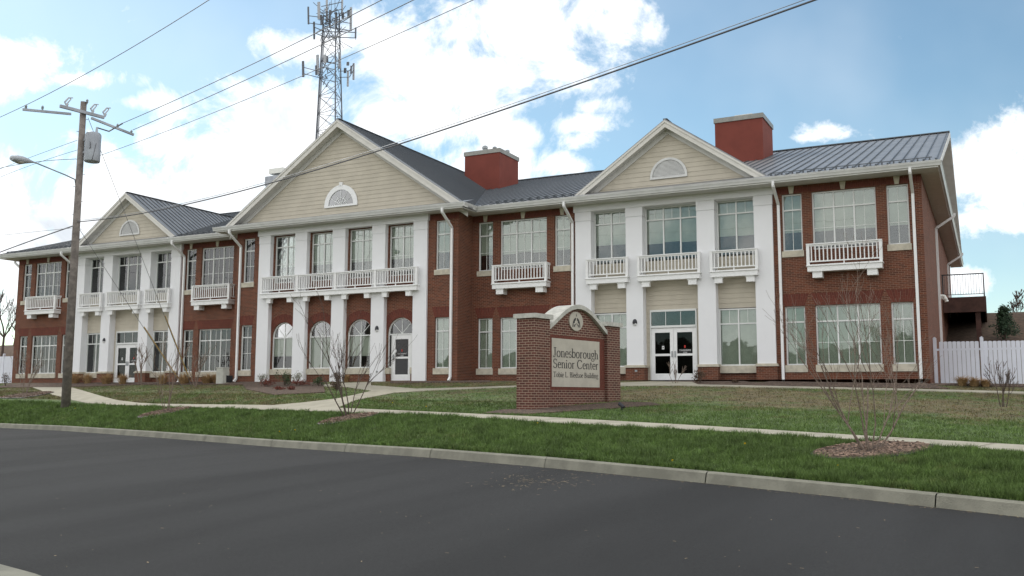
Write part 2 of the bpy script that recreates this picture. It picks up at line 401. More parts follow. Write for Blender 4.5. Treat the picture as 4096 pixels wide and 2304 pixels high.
# kerb cast in lengths: joints where the photo shows them
jp = KK[::-1] + [4700]; kb = MB()
pts = [rail(RK, x) for x in range(-1500, 7200, 15)]; ppx = list(range(-1500, 7200, 15))
joints = sorted([4900, 3762, 2847, 2205, 1747, 1405, 1109, 843, 620, 433, 264, 110, -60, -250, -500])
for i in range(len(pts)-1):
    a, b = sec(pts[i]), sec(pts[i+1])
    jn = [j for j in joints if ppx[i] <= j < ppx[i+1]]
    if jn:
        f = (jn[0]-ppx[i])/15; d = (pts[i+1]-pts[i]); L = d.length; mid = [a[k].lerp(b[k], f) for k in range(5)]; g = d.normalized()*.009
        m1 = [q-g for q in mid]; m2 = [q+g for q in mid]
        segs = [(a, m1), (m2, b)]
        low = [(q - (NRM*.05 if k > 1 else Vector((0, 0, 0))) - Vector((0, 0, .04))) for k, q in enumerate(mid)]
        segs.append(([q-g for q in low], [q+g for q in low]))
    else: segs = [(a, b)]
    for (p_, q_) in segs:
        for k in range(4): kb.face([p_[k], q_[k], q_[k+1], p_[k+1]])
kob = struct(kb.build('kerb', 'kerb'))
def roadline(p):
    q = sec(p)[4] + Vector((0, 0, .018)); zn = CAM.z-1.55
    out = []
    for o_ in (-.03, .25, 1.2, 2.6, 4, 5.3, 7, 8.4, 9.75):
        f = o_/9.75; z = q.z*(1-f)+zn*f + .05*sin(pi*max(f, 0)); v = q + NRM*o_; out.append(Vector((v.x, v.y, z)))
    return out
rl = [roadline(p) for p in kr]
strip([list(x) for x in rl], 'road', 'asphalt')
near = []
for p in rl:
    e = p[-1]; near.append([e+Vector((0, 0, -.1)), e+Vector((0, 0, .012)), e+NRM*.5+Vector((0, 0, .012)), e+NRM*.52+Vector((0, 0, .02)), e+NRM*4+Vector((0, 0, .05))])
strip(near, 'pavement', 'kerb')
far2 = [[p[-1]+Vector((0, 0, .0)), p[-1]+NRM*20+Vector((0, 0, .3)), p[-1]+NRM*90+Vector((0, 0, .5))] for p in near]
o = strip(far2, 'ground', 'turf')
mb = MB(); mb.face([(-3000, -3000, -3.2), (3000, -3000, -3.2), (3000, 3000, -3.2), (-3000, 3000, -3.2)]); struct(mb.build('terrain', 'ground_far'))

# sidewalk: the strip between the two sidewalk rails
fine = [x for x in range(600, 7201, 25)]
sw = []
for x in fine:
    a, b = rail(RS1, x), rail(RS2, x); sw.append([a+Vector((0, 0, -.05)), a+Vector((0, 0, .025)), a.lerp(b, .5)+Vector((0, 0, .027)), b+Vector((0, 0, .025)), b+Vector((0, 0, -.05))])
struct(strip(sw, 'sidewalk', 'concrete'))
jm = MB(); acc_ = 0; prev_ = rail(RS1, 600)
for x in range(600, 5200, 5):
    a, b = rail(RS1, x), rail(RS2, x); acc_ += (a-prev_).length; prev_ = a
    if acc_ > 1.5:
        acc_ = 0; d_ = (rail(RS1, x+5)-a).normalized()*.008; z_ = Vector((0, 0, .0295)); b2 = a + (b-a).project(Vector((-d_.y, d_.x, 0)).normalized()) if 0 else b
        w_ = Vector((-d_.y, d_.x, 0)).normalized(); w_ = w_ if w_.dot(b-a) > 0 else -w_; L_ = (b-a).dot(w_); e = a+w_*L_; e.z = b.z
        jm.face([a-d_+z_, a+d_+z_, e+d_+z_, e-d_+z_])
struct(jm.build('sidewalk_joints', 'leaf_brown'))
POLYS = []     # xy outlines where no grass grows
POLYS.append([tuple(s_[1].xy) for s_ in sw] + [tuple(s_[3].xy) for s_ in sw[::-1]])
def band(c1, c2, name, m, up=.022, n=40, k=5, shrink=False):
    def samp(ch, f):
        L = [0]
        for i in range(1, len(ch)): L.append(L[-1]+math.hypot(ch[i][0]-ch[i-1][0], 3*(ch[i][1]-ch[i-1][1])))
        s_ = f*L[-1]; return float(np.interp(s_, L, [c[0] for c in ch])), float(np.interp(s_, L, [c[1] for c in ch]))
    lines = []
    for i in range(n+1):
        a = samp(c1, i/n); b = samp(c2, i/n)
        ln = [ground(a[0]+(b[0]-a[0])*j/k, a[1]+(b[1]-a[1])*j/k, up) for j in range(k+1)]
        lines.append([ln[0]+Vector((0, 0, -.06))] + ln + [ln[-1]+Vector((0, 0, -.06))])
    POLYS.append([tuple(l_[0].xy) for l_ in lines] + [tuple(l_[-1].xy) for l_ in lines[::-1]])
    mb = MB()
    for i in range(n):
        for j in range(k+2): mb.face([lines[i][j], lines[i][j+1], lines[i+1][j+1], lines[i+1][j]])
    return mb
def merge(mbs, name, m):
    r = MB()
    for q in mbs:
        o_ = len(r.v); r.v += q.v; r.f += [tuple(i+o_ for i in f) for f in q.f]
    return struct(r.build(name, m))
pa = [band([(1079, 1624), (1214, 1612), (1350, 1596), (1487, 1566)], [(1340, 1641), (1360, 1630), (1420, 1603), (1573, 1573)], '', '', .024),
      band([(1429, 1540), (1528, 1546), (1663, 1557), (1900, 1551), (2064, 1545), (2300, 1540)], [(1487, 1567), (1573, 1573), (1708, 1564), (1900, 1556), (2064, 1550), (2300, 1546)], '', '', .028),
      band([(1283, 1541), (1371, 1534), (1483, 1531)], [(1286, 1546), (1393, 1551), (1487, 1566)], '', '', .032),
      band([(2300, 1540), (2488, 1533), (2600, 1529), (2770, 1530)], [(2300, 1546), (2488, 1546), (2620, 1545), (2800, 1545)], '', '', .030),
      band([(2700, 1540), (2788, 1541), (3276, 1551), (3743, 1561), (4096, 1570), (4600, 1585), (5200, 1603)], [(2700, 1545), (2788, 1546), (3276, 1556), (3743, 1567), (4096, 1577), (4600, 1593), (5200, 1614)], '', '', .034),
      band([(130, 1550), (203, 1578), (283, 1600), (355, 1614), (444, 1621), (640, 1627)], [(283, 1550), (333, 1564), (416, 1589), (472, 1603), (555, 1613), (640, 1618)], '', '', .022)]
merge(pa, 'path', 'concrete')
mu = [band([(560, 1531), (975, 1528)], [(560, 1540), (975, 1540)], '', '', .03),
      band([(40, 1536), (280, 1533), (560, 1531)], [(-20, 1552), (290, 1549), (560, 1540)], '', '', .031),
      band([(960, 1529), (1100, 1530), (1290, 1530)], [(985, 1558), (1100, 1582), (1300, 1571)], '', '', .034),
      band([(1560, 1527), (1960, 1524)], [(1560, 1534), (1960, 1531)], '', '', .03),
      band([(2660, 1527), (3000, 1522), (3700, 1534)], [(2620, 1542), (3000, 1545), (3800, 1557)], '', '', .028),
      band([(3720, 1534), (4400, 1541)], [(3720, 1541), (4400, 1556)], '', '', .026),
      band([(2010, 1641), (2160, 1636), (2480, 1610), (2600, 1612)], [(1930, 1655), (2100, 1659), (2300, 1646), (2650, 1622)], '', '', .026)]
merge(mu, 'mulch_bed', 'mulch')

# ------------------------------------------------------------------ the building
H = empty('senior_center_building', 'long two storey brick building with white pillars, three gables and grey metal roof', 'building')
EX, BX, PR = 25.573, 6.569, 1.284
PC = 15.952; PB0, PB1, PA0, PA1 = 1.1635, 1.8982, 3.4824, 4.2068
ZL0, ZL1, ZU0, ZU1, ZS = .587, 2.864, 5.02, 7.281, 7.60
T1, T2 = 9.166, 22.816; N0, N1, MH = 1.5403, 2.2997, 1.1624
def wall_open(mb, x0, x1, z0, z1, ops, y, d=.12):
    xs = sorted({x0, x1, *[o[0] for o in ops], *[o[1] for o in ops]}); zs = sorted({z0, z1, *[o[2] for o in ops], *[o[3] for o in ops]})
    for i in range(len(xs)-1):
        for j in range(len(zs)-1):
            cxm, czm = (xs[i]+xs[i+1])/2, (zs[j]+zs[j+1])/2
            if any(o[0] < cxm < o[1] and o[2] < czm < o[3] for o in ops): continue
            mb.face([(xs[i], y, zs[j]), (xs[i+1], y, zs[j]), (xs[i+1], y, zs[j+1]), (xs[i], y, zs[j+1])])
    for (a, b, c, e) in ops:
        mb.face([(a, y, c), (a, y, e), (a, y+d, e), (a, y+d, c)]); mb.face([(b, y, c), (b, y+d, c), (b, y+d, e), (b, y, e)])
        mb.face([(a, y, e), (b, y, e), (b, y+d, e), (a, y+d, e)]); mb.face([(a, y, c), (a, y+d, c), (b, y+d, c), (b, y, c)])
wl = MB()
trioops = lambda c: [(c-N1, c-N0, ZL0, ZL1), (c+N0, c+N1, ZL0, ZL1), (c-MH, c+MH, ZL0, ZL1), (c-N1, c-N0, ZU0, ZU1), (c+N0, c+N1, ZU0, ZU1), (c-MH, c+MH, ZU0, ZU1)]
for sg in (-1, 1):
    for c, a, b in ((T1, BX, PC-PA1), (T2, PC+PA1, EX)):
        x0, x1 = sorted((sg*a, sg*b)); wall_open(wl, x0, x1, -.6, ZS, trioops(sg*c), 0)
    # brick band at the foot of the portico bays
    for (b0, b1) in ((-PA0, -PB1), (PB1, PA0)):
        wl.box(sg*PC+b0, sg*PC+b1, .28, .4, -.6, .31)
    # short returns of the centre block
    wl.face([(sg*BX, -PR, -.6), (sg*BX, 0, -.6), (sg*BX, 0, ZS), (sg*BX, -PR, ZS)])
    # strips of the centre block beside the white portico
    s0, s1 = 5.372, 6.120
    x0, x1 = sorted((sg*4.95, sg*BX)); q0, q1 = sorted((sg*s0, sg*s1))
    wall_open(wl, x0, x1, -.6, ZS, [(q0, q1, ZL0, ZL1), (q0, q1, ZU0, ZU1)], -PR)
    # end walls
    wl.face([(sg*EX, 0, -.8), (sg*EX, 27.4, -.8), (sg*EX, 27.4, ZS), (sg*EX, 0, ZS)])
wl.face([(-EX, 27.4, -.8), (EX, 27.4, -.8), (EX, 27.4, ZS), (-EX, 27.4, ZS)])
# centre bays: brick with an arched or square opening
CY = -1.15
def arch_wall(mb, x0, x1, z0, z1, cx_, r, zs_, zb, y, d=.14):
    n = 20; arc = [(cx_+r*cos(pi*(1-k/n)), zs_+r*sin(pi*(1-k/n))) for k in range(n+1)]
    mb.face([(x0, y, z0), (x1, y, z0), (x1, y, zb), (x0, y, zb)])
    mb.face([(x0, y, zb), (cx_-r, y, zb), (cx_-r, y, zs_), (x0, y, zs_)]); mb.face([(cx_+r, y, zb), (x1, y, zb), (x1, y, zs_), (cx_+r, y, zs_)])
    def outp(k):
        a = pi*(1-k/n); return (x0 if k < n/2 else x1)
    for k in range(n):
        (ax, az), (bx_, bz) = arc[k], arc[k+1]
        mb.face([(ax, y, az), (bx_, y, bz), (bx_, y, z1), (ax, y, z1)])
        mb.face([(ax, y, az), (ax, y+d, az), (bx_, y+d, bz), (bx_, y, bz)])
    mb.face([(x0, y, zs_), (cx_-r, y, zs_), (cx_-r, y, z1), (x0, y, z1)]); mb.face([(cx_+r, y, zs_), (x1, y, zs_), (x1, y, z1), (cx_+r, y, z1)])
    for sx in (cx_-r, cx_+r): mb.face([(sx, y, zb), (sx, y+d, zb), (sx, y+d, zs_), (sx, y, zs_)])
CP, CW = 2.3065, .3646
bays = [(-1.5+k)*CP for k in range(4)]
for k, c in enumerate(bays):
    hw = CP/2
    arch_wall(wl, c-hw, c+hw, -.6, 4.3, c, .735, 2.21, .05 if k == 3 else .64, CY)
    wall_open(wl, c-hw, c+hw, 4.3, ZS, [(c-.735, c+.735, 4.9, 7.27)], CY, .14)
wl.build('brick_wall', 'brick', H)
# soldier courses, jack arches, voussoir rings
sd = MB()
def flush(name, m_, parent=None):
    global sd
    if sd.f: sd.build(name, m_, parent or H)
    sd = MB()
def soldier(x0, x1, z0, z1, y):
    sd.face([(x0, y, z0), (x1, y, z0), (x1, y, z1), (x0, y, z1)], uv=[(z0*.98, x0), (z0*.98, x1), (z1*.98, x1), (z1*.98, x0)])
def jack(x0, x1, y, z0=ZL1, z1=3.33):
    s_ = .16; c = (x0+x1)/2; n = max(4, int((x1-x0)/.0677)); 
    for k in range(n):
        f0, f1 = k/n, (k+1)/n; X = lambda f, e: x0-e+(x1-x0+2*e)*f
        sd.face([(X(f0, 0), y, z0), (X(f1, 0), y, z0), (X(f1, s_), y, z1), (X(f0, s_), y, z1)], uv=[(0, k*.0677), (0, (k+1)*.0677), (.40, (k+1)*.0677), (.40, k*.0677)])
for sg in (-1, 1):
    for c, a, b in ((T1, BX, PC-PA1), (T2, PC+PA1, EX)):
        x0, x1 = sorted((sg*a, sg*b)); soldier(x0, x1, 7.31, 7.52, -.004); flush('soldier_course', 'brick_red')
        for u, v in ((-N1, -N0), (-MH, MH), (N0, N1)): jack(sg*c+u, sg*c+v, -.004); flush('brick_arch', 'brick_red')
    q0, q1 = sorted((sg*5.372, sg*6.12)); jack(q0, q1, -PR-.004); flush('brick_arch', 'brick_red'); x0, x1 = sorted((sg*5.0, sg*BX)); soldier(x0, x1, 7.31, 7.52, -PR-.004); flush('soldier_course', 'brick_red')
for c in bays:
    n = 30
    for k in range(n):
        a0, a1 = pi*k/n, pi*(k+1)/n; q = lambda r, a: (max(c-1.15, min(c+1.15, c+r*cos(a))), CY-.004, 2.21+r*sin(a))
        sd.face([q(.745, a0), q(.745, a1), q(1.13, a1), q(1.13, a0)], uv=[(0, k*.0677), (0, (k+1)*.0677), (.39, (k+1)*.0677), (.39, k*.0677)])
    flush('brick_arch', 'brick_red')
# white portico stucco: piers, caps, frieze
def pillar(c0, c1, yf, yb, zb, plinth):
    st = MB(); st.box(c0, c1, yf, yb, zb, 6.90); st.box(c0-.012, c1+.012, yf-.015, yb, 6.915, 7.306); st.box(c0+.03, c1-.03, yf+.017, yb-.01, 6.90, 6.915)
    o = st.build('pillar', 'stucco', H)
    if plinth:
        MB().box(c0-.04, c1+.04, yf-.053, yb, -.6, .555).build('plinth', 'brick', o)
        MB().box(c0-.085, c1+.085, yf-.098, yb, .555, .615).box(c0-.05, c1+.05, yf-.063, yb, .615, .66).build('plinth_cap', 'limestone', o)
for sg in (-1, 1):
    c = sg*PC
    for a, b in ((-PA1, -PA0), (-PB1, -PB0), (PB0, PB1), (PA0, PA1)): pillar(c+a, c+b, -.107, .42, .66, True)
    MB().box(c-PA1-.07, c+PA1+.07, -.16, .42, 7.306, ZS).build('frieze', 'stucco', H)
for k in range(-2, 3):
    c = k*CP; pillar(c-CW, c+CW, -PR-.107, CY+.02, -.6, False)
MB().box(-2*CP-CW-.07, 2*CP+CW+.07, -PR-.16, CY+.02, 7.306, ZS).build('frieze', 'stucco', H)
# lap siding
sid = MB()
def fsid():
    global sid
    sid.build('lap_siding', 'siding', H); sid = MB()
def laps(x0f, x1f, z0, z1, y, e=.2):
    z = z0
    while z < z1-.01:
        zt = min(z+e, z1); a0, a1, b0, b1 = x0f(z), x1f(z), x0f(zt), x1f(zt)
        if a1 > a0+.02:
            sid.face([(a0, y-.016, z), (a1, y-.016, z), (max(b1, b0), y, zt), (b0, y, zt)])
            sid.face([(a0, y+.012, z), (a1, y+.012, z), (a1, y-.016, z), (a0, y-.016, z)])
        z += e
for sg in (-1, 1):
    c = sg*PC
    for a, b in ((-PA0, -PB1), (PB1, PA0)): laps(lambda z: c+a, lambda z: c+b, ZL1+.05, 5.02, .3); fsid()
    laps(lambda z: c-PB0, lambda z: c+PB0, 2.95, 5.02, .3); fsid()
    laps(lambda z: c-PB0, lambda z: c-1.0, 0, 2.95, .3); fsid(); laps(lambda z: c+1.0, lambda z: c+PB0, 0, 2.95, .3); fsid()
    laps(lambda z: c-3.9+max(0, (z-8.0))*1.46, lambda z: c+3.9-max(0, (z-8.0))*1.46, 8.0, 10.6, .0); fsid()
laps(lambda z: -6.9+max(0, (z-7.85))*1.488, lambda z: 6.9-max(0, (z-7.85))*1.488, 7.85, 12.4, -PR)
sid.build('lap_siding', 'siding', H)
# end pediment faces
ep = MB()
for sg in (-1, 1): MB().face([(sg*EX, -.6, 7.8), (sg*EX, 27.9, 7.8), (sg*EX, 13.7, 12.3)]).build('end_gable_wall', 'soffit', H)
# interior backing and floors
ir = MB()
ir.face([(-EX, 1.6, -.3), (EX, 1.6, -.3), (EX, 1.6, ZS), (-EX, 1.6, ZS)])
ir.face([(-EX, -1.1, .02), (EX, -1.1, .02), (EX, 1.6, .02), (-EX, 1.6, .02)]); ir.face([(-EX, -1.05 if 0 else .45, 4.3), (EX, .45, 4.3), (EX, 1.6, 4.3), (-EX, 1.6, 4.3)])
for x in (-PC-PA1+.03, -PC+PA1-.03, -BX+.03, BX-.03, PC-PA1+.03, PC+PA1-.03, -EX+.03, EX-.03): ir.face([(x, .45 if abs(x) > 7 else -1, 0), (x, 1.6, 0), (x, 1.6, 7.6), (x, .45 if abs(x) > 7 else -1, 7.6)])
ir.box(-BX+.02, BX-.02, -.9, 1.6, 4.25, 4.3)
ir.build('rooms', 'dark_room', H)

# windows -----------------------------------------------------------
WC = {}
def window(x, y, z0, z1, wd, lights, trans, kind, blind_z, sill=None, fr=.055):
    """x centre; local origin at the sill centre. Shared meshes by size."""
    key = (round(wd, 3), round(z1-z0, 3), lights, round(trans-z0, 3), kind, round(blind_z-z0, 2), sill)
    L = V(x, y, z0)
    if key in WC:
        o = WC[key]; n = inst(o, H, L)
        for ch in o.children: inst(ch, n, ch.location)
        return n
    h = z1-z0; t_ = trans-z0; m = MB(); hw = wd/2
    def bar(a, b, c, d, y0=0, y1=.07): m.box(a, b, y0, y1, c, d)
    m_ = MB()
    bar(-hw, hw, 0, fr); bar(-hw, hw, h-fr, h); bar(-hw, -hw+fr, fr, h-fr); bar(hw-fr, hw, fr, h-fr)
    bar(-hw+fr, hw-fr, t_-.028, t_+.028, .003, .067)
    lw = (wd-2*fr)/lights
    for k in range(1, lights):
        xx = -hw+fr+lw*k
        bar(xx-.028, xx+.028, fr, t_-.028, .003, .067); bar(xx-.028, xx+.028, t_+.028, h-fr, .003, .067)
    o = m.build('window', 'frame', H, loc=L)
    for k in range(lights):
        xc = -hw+fr+lw*(k+.5)
        a, b = xc-lw/2+(.028 if k else 0), xc+lw/2-(.028 if k < lights-1 else 0)
        if kind in ('grid', 'top'): m_.box(xc-.009, xc+.009, .030, .042, t_+.03, h-fr)
        if kind == 'grid':
            m_.box(xc-.009, xc+.009, .030, .042, fr, t_-.03); zz = (t_+fr)/2; m_.box(a, xc-.009, .031, .041, zz-.009, zz+.009); m_.box(xc+.009, b, .031, .041, zz-.009, zz+.009)
    if m_.f: m_.build('muntins', 'muntin', o)
    MB().box(-hw+.03, hw-.03, .045, .052, .03, h-.03).build('pane', 'glass', o)
    bl = MB()
    for k in range(lights):
        xc = -hw+fr+lw*(k+.5); dz = 0 if blind_z-z0 < .1 else random.uniform(-.05, .05); bl.box(xc-lw/2+.012, xc+lw/2-.012, .09, .096, max(.02, blind_z-z0+dz), h-.03)
    bl.build('blind', 'blind', o)
    if sill:
        sw_, sh, sd_ = wd/2+.04, sill, .05
        MB().box(-sw_, sw_, -.10-sd_, .02, -sh, 0.0).build('sill', 'limestone', o)
    WC[key] = o; return o
for c in (-T2, -T1, T1, T2):
    for dx in (-(N0+N1)/2, (N0+N1)/2):
        window(c+dx, .10, ZL0, ZL1, N1-N0, 1, 2.25, 'grid', ZL0, .27)
        window(c+dx, .10, ZU0, ZU1, N1-N0, 1, 6.65, 'grid', 5.78, .24)
    window(c, .10, ZL0, ZL1, 2*MH, 3, 2.25, 'grid', ZL0, .27)
    window(c, .10, ZU0, ZU1, 2*MH, 3, 6.65, 'grid', 5.78)
for sg in (-1, 1):
    for b in (-(PB1+PA0)/2, (PB1+PA0)/2):
        window(sg*PC+b, .30, .60, 2.89, PA0-PB1-.01, 2, 2.28, 'top', .6, .29)
        window(sg*PC+b, .30, 4.7, 7.30, PA0-PB1-.01, 2, 6.76, 'top', 5.85)
    window(sg*PC, .30, 4.7, 7.30, 2*PB0-.01, 3, 6.76, 'top', 5.80)
    for s_ in (-1, 1) if 0 else (1,):
        window(sg*5.746, -PR+.10, ZL0, ZL1, 6.120-5.372, 1, 2.25, 'grid', ZL0, .27)
        window(sg*5.746, -PR+.10, ZU0, ZU1, 6.120-5.372, 1, 6.65, 'grid', 5.82, .24)
for c in bays: window(c, CY+.11, 4.9, 7.27, 1.47, 2, 6.72, 'grid', 5.75)
# arched ground floor windows and the arched door light
def arc_pts(r, n=24): return [(r*cos(pi*(1-k/n)), r*sin(pi*(1-k/n))) for k in range(n+1)]
def ring(m, r0, r1, y0, y1, z=0, n=24):
    a, b = arc_pts(r0, n), arc_pts(r1, n)
    for k in range(n):
        P0, P1, Q0, Q1 = a[k], a[k+1], b[k], b[k+1]
        m.face([(P0[0], y0, z+P0[1]), (P1[0], y0, z+P1[1]), (Q1[0], y0, z+Q1[1]), (Q0[0], y0, z+Q0[1])])
        m.face([(P0[0], y0, z+P0[1]), (P0[0], y1, z+P0[1]), (P1[0], y1, z+P1[1]), (P1[0], y0, z+P1[1])])
        m.face([(Q0[0], y0, z+Q0[1]), (Q1[0], y0, z+Q1[1]), (Q1[0], y1, z+Q1[1]), (Q0[0], y1, z+Q0[1])])
    for k in (0, n):
        P0, Q0 = a[k], b[k]; m.face([(P0[0], y0, z+P0[1]), (Q0[0], y0, z+Q0[1]), (Q0[0], y1, z+Q0[1]), (P0[0], y1, z+P0[1])])
def half_disc(m, r, y, z=0, n=24):
    a = arc_pts(r, n); m.face([(p[0], y, z+p[1]) for p in a])
def arched(x, door=False):
    L = V(x, CY+.10, 0); zs_ = 2.21; r = .735; m = MB(); zb = .64
    ring(m, r-.055, r, 0, .07, zs_)
    m.box(-r, r, .0, .07, zs_-.06, zs_-.001)
    if not door:
        m.box(-r, -r+.055, 0, .07, zb, zs_-.06); m.box(r-.055, r, 0, .07, zb, zs_-.06); m.box(-r+.055, r-.055, 0, .07, zb, zb+.06); m.box(-.03, .03, .003, .067, zb+.06, zs_-.06)
    else:
        m.box(-r, -r+.05, 0, .07, zb, zs_-.06); m.box(r-.05, r, 0, .07, zb, zs_-.06); m.box(-r, -.53, 0, .07, zb, zb+.06); m.box(.53, r, 0, .07, zb, zb+.06)
        m.box(-.56, -.50, .003, .08, .05, zs_-.06); m.box(.50, .56, .003, .08, .05, zs_-.06)
    o = m.build('window', 'frame', H, loc=L)
    mm = MB()
    for a in (45, 90, 135): mm.obox((0, .036, zs_), ((r-.05)*cos(radians(a)), .036, zs_+(r-.05)*sin(radians(a))), .022, .014, up=(0, 1, 0))
    mm.build('muntins', 'muntin', o)
    g = MB(); half_disc(g, r-.03, .048, zs_)
    if not door: g.face([(-r+.03, .048, zb+.03), (r-.03, .048, zb+.03), (r-.03, .048, zs_-.03), (-r+.03, .048, zs_-.03)])
    else:
        for a, b in ((-r+.03, -.53), (.53, r-.03)): g.face([(a, .048, zb+.03), (b, .048, zb+.03), (b, .048, zs_-.03), (a, .048, zs_-.03)])
    g.build('pane', 'glass', o)
    if not door:
        bb = MB(); z_b = 1.22 + (.0 if x > 0 else -.5 if x > -2.5 else .05)
        bb.box(-r+.05, r-.05, .09, .1, z_b, zs_-.05); bb.build('blind', 'blind', o)
        MB().box(-.80, .80, -.16, .02, .36, .64).build('sill', 'limestone', o)
    else:
        MB().box(-.80, -.56, -.16, .02, .36, .64).box(.56, .80, -.16, .02, .36, .64).build('sill', 'limestone', o)
        MB().box(-.80, -.56, -.095, .02, -.1, .36).box(.56, .80, -.095, .02, -.1, .36).build('brick_infill', 'brick', o)
    return o
for k, c in enumerate(bays): arched(c, k == 3)
# doors -------------------------------------------------------------
FONT = None
def text(s_, size, m, parent, loc, rot, mirror=False, ext=.002):
    cu = bpy.data.curves.new('lettering', 'FONT'); cu.body = s_; cu.size = size; cu.extrude = ext; cu.align_x = 'CENTER'
    o = bpy.data.objects.new('lettering', cu); COL.objects.link(o); dg = bpy.context.evaluated_depsgraph_get()
    me = bpy.data.meshes.new_from_object(o.evaluated_get(dg)); bpy.data.objects.remove(o)
    me.materials.clear(); me.materials.append(MATS[m])
    if mirror:
        for v in me.vertices: v.co.x *= -1
    o = bpy.data.objects.new('lettering', me); link(o, parent, loc); o.rotation_euler = rot; return o
def door_leaf(x, y, z0, wd, h, hinge, notice, mirror=True):
    L = V(x, y, z0); m = MB(); hw = wd/2; s_, tr, br, mr = .145, .19, .28, .045; zr = 1.05
    m.box(-hw, -hw+s_, 0, .05, 0, h); m.box(hw-s_, hw, 0, .05, 0, h); m.box(-hw+s_, hw-s_, 0, .05, 0, br); m.box(-hw+s_, hw-s_, 0, .05, h-tr, h); m.box(-hw+s_, hw-s_, .0, .05, zr-mr, zr+mr)
    o = m.build('door', 'trim', H, loc=L)
    MB().box(-hw+s_-.02, hw-s_+.02, .022, .028, br-.02, h-tr+.02).build('pane', 'glass_door', o)
    hx = hinge*(hw-.06)
    MB().box(hx-.02, hx+.02, -.045, 0, .95, 1.2).build('handle', 'grey_metal', o)
    if notice == 'square':
        MB().box(-.03, .07, .016, .019, 1.28, 1.42).build('sticker', 'paper', o); MB().box(.0, .04, .0135, .0155, 1.32, 1.38).build('sticker_mark', 'ink', o)
    if notice in ('exit', 'both'):
        text('EMERGENCY', .085, 'paper', o, (0, .018, 1.20), (pi/2, 0, 0), mirror); text('EXIT', .085, 'paper', o, (0, .018, 1.105), (pi/2, 0, 0), mirror)
        MB().box(-.27, .27, .0195, .021, 1.09, 1.28).build('sticker', 'ink', o); MB().box(-.03, .03, .016, .019, 1.33, 1.43).build('sticker', 'red_sticker', o)
    if notice == 'both': MB().box(-.36, -.28, -.004, -.001, 1.3, 1.42).build('sticker', 'paper', o)
    return o
for sg in (-1, 1):
    c = sg*PC; z0 = .02
    fr = MB(); fr.box(c-.995, c-.945, .24, .33, z0, 2.95); fr.box(c+.945, c+.995, .24, .33, z0, 2.95); fr.box(c-.945, c+.945, .24, .33, 2.87, 2.95); fr.box(c-.945, c+.945, .22, .33, 2.20, 2.29)
    fr.box(c-.95, c+.95, .0, .33, -.3, z0)
    fo = fr.build('door_frame', 'frame', H)
    MB().box(c-.945, c+.945, .285, .291, 2.29, 2.87).build('pane', 'glass', fo)
    MB().box(c-.33, c-.31, .262, .28, 2.29, 2.87).box(c+.31, c+.33, .262, .28, 2.29, 2.87).build('muntins', 'frame', fo)
    door_leaf(c-.4725, .27, z0+.01, .935, 2.16, 1, 'square'); door_leaf(c+.4725, .27, z0+.01, .935, 2.16, -1, 'exit')
door_leaf(bays[3], CY+.12, .05, 1.0, 2.09, -1, 'both')
# balconies ---------------------------------------------------------
def balcony(x0, x1, yf, yb, posts, brk):
    cx0 = (x0+x1)/2; L = V(cx0, yf, 4.12); W = (x1-x0)/2; dp = yb-yf
    m = MB(); m.box(-W+.02, W-.02, .02, dp, 0, .20); m.box(-W-.02, W+.02, -.02, dp, .20, .235); m.box(-W+.005, W-.005, .005, dp, .235, .26)
    o = m.build('balcony', 'trim', H, loc=L)
    for (a, c, face) in brk:     # brackets: x range local to the balcony centre; face=+1/-1 side that is coved
        b = MB(); z = 0; n = 6; b.box(a, c, .08, dp, -.24, -.04); b.box(a, c, .06, dp, -.04, 0)
        xs = c if face > 0 else a
        pts = [(xs, 0), (xs+face*.13, 0)] + [(xs+face*.13*(1-sin(pi/2*k/n)), -.13*(1-cos(pi/2*k/n))) for k in range(1, n+1)]
        b.prism(pts if face > 0 else pts[::-1], 'y', .09, dp)
        b.build('bracket', 'trim', o)
    r = MB(); zr0, zr1 = .36, 1.05; P = [p-cx0 for p in posts]; pw = .055
    for p in P: r.box(p-pw, p+pw, .03, .03+2*pw, .26, zr1-.02); 
    r.box(-W-.01, W+.01, .015, .155, zr1-.02, zr1+.02)
    for i in range(len(P)-1):
        a, c = P[i]+pw, P[i+1]-pw
        r.box(a, c, .055, .115, zr1-.08, zr1-.02); r.box(a, c, .05, .12, zr0, zr0+.045); mid = (a+c)/2; r.box(mid-.02, mid+.02, .06, .11, .26, zr0)
        n = max(3, round((c-a)/.148)); 
        for k in range(n):
            xx = a+(c-a)*(k+.5)/n; r.box(xx-.02, xx+.02, .065, .105, zr0+.045, zr1-.08)
    for sx in (-W+.01, W-.01):
        if dp > .3:
            r.box(sx-.03 if sx > 0 else sx, sx if sx > 0 else sx+.03, .14, dp, zr1-.08, zr1+.02); r.box(sx-.03 if sx > 0 else sx, sx if sx > 0 else sx+.03, .14, dp, zr0, zr0+.045)
            for k in range(2):
                yy = .14+(dp-.14)*(k+.5)/2; r.box(sx-.03 if sx > 0 else sx, sx if sx > 0 else sx+.03, yy-.02, yy+.02, zr0+.045, zr1-.08)
    r.build('railing', 'trim', o); return o
for c in (-T2, -T1, T1, T2): balcony(c-1.35, c+1.35, -.47, 0, [c-1.30, c+1.30], [(-1.16, -.80, 0.001), (.80, 1.16, -.001)])
for sg in (-1, 1):
    for b in (-(PB1+PA0)/2, (PB1+PA0)/2): c = sg*PC+b; balcony(c-.95, c+.95, -.36, -.107, [c-.90, c+.90], [(-.79, -.48, 1), (.48, .79, -1)])
    c = sg*PC; balcony(c-1.33, c+1.33, -.36, -.107, [c-1.28, c+1.28], [(-1.16, -.82, 1), (.82, 1.16, -1)])
bk = []
for c in bays: bk += [(c-.79, c-.52, 1), (c+.52, c+.79, -1)]
balcony(-4.62, 4.62, -PR-.38, -PR-.107, [-4.56, -2.3, 0, 2.3, 4.56], bk)
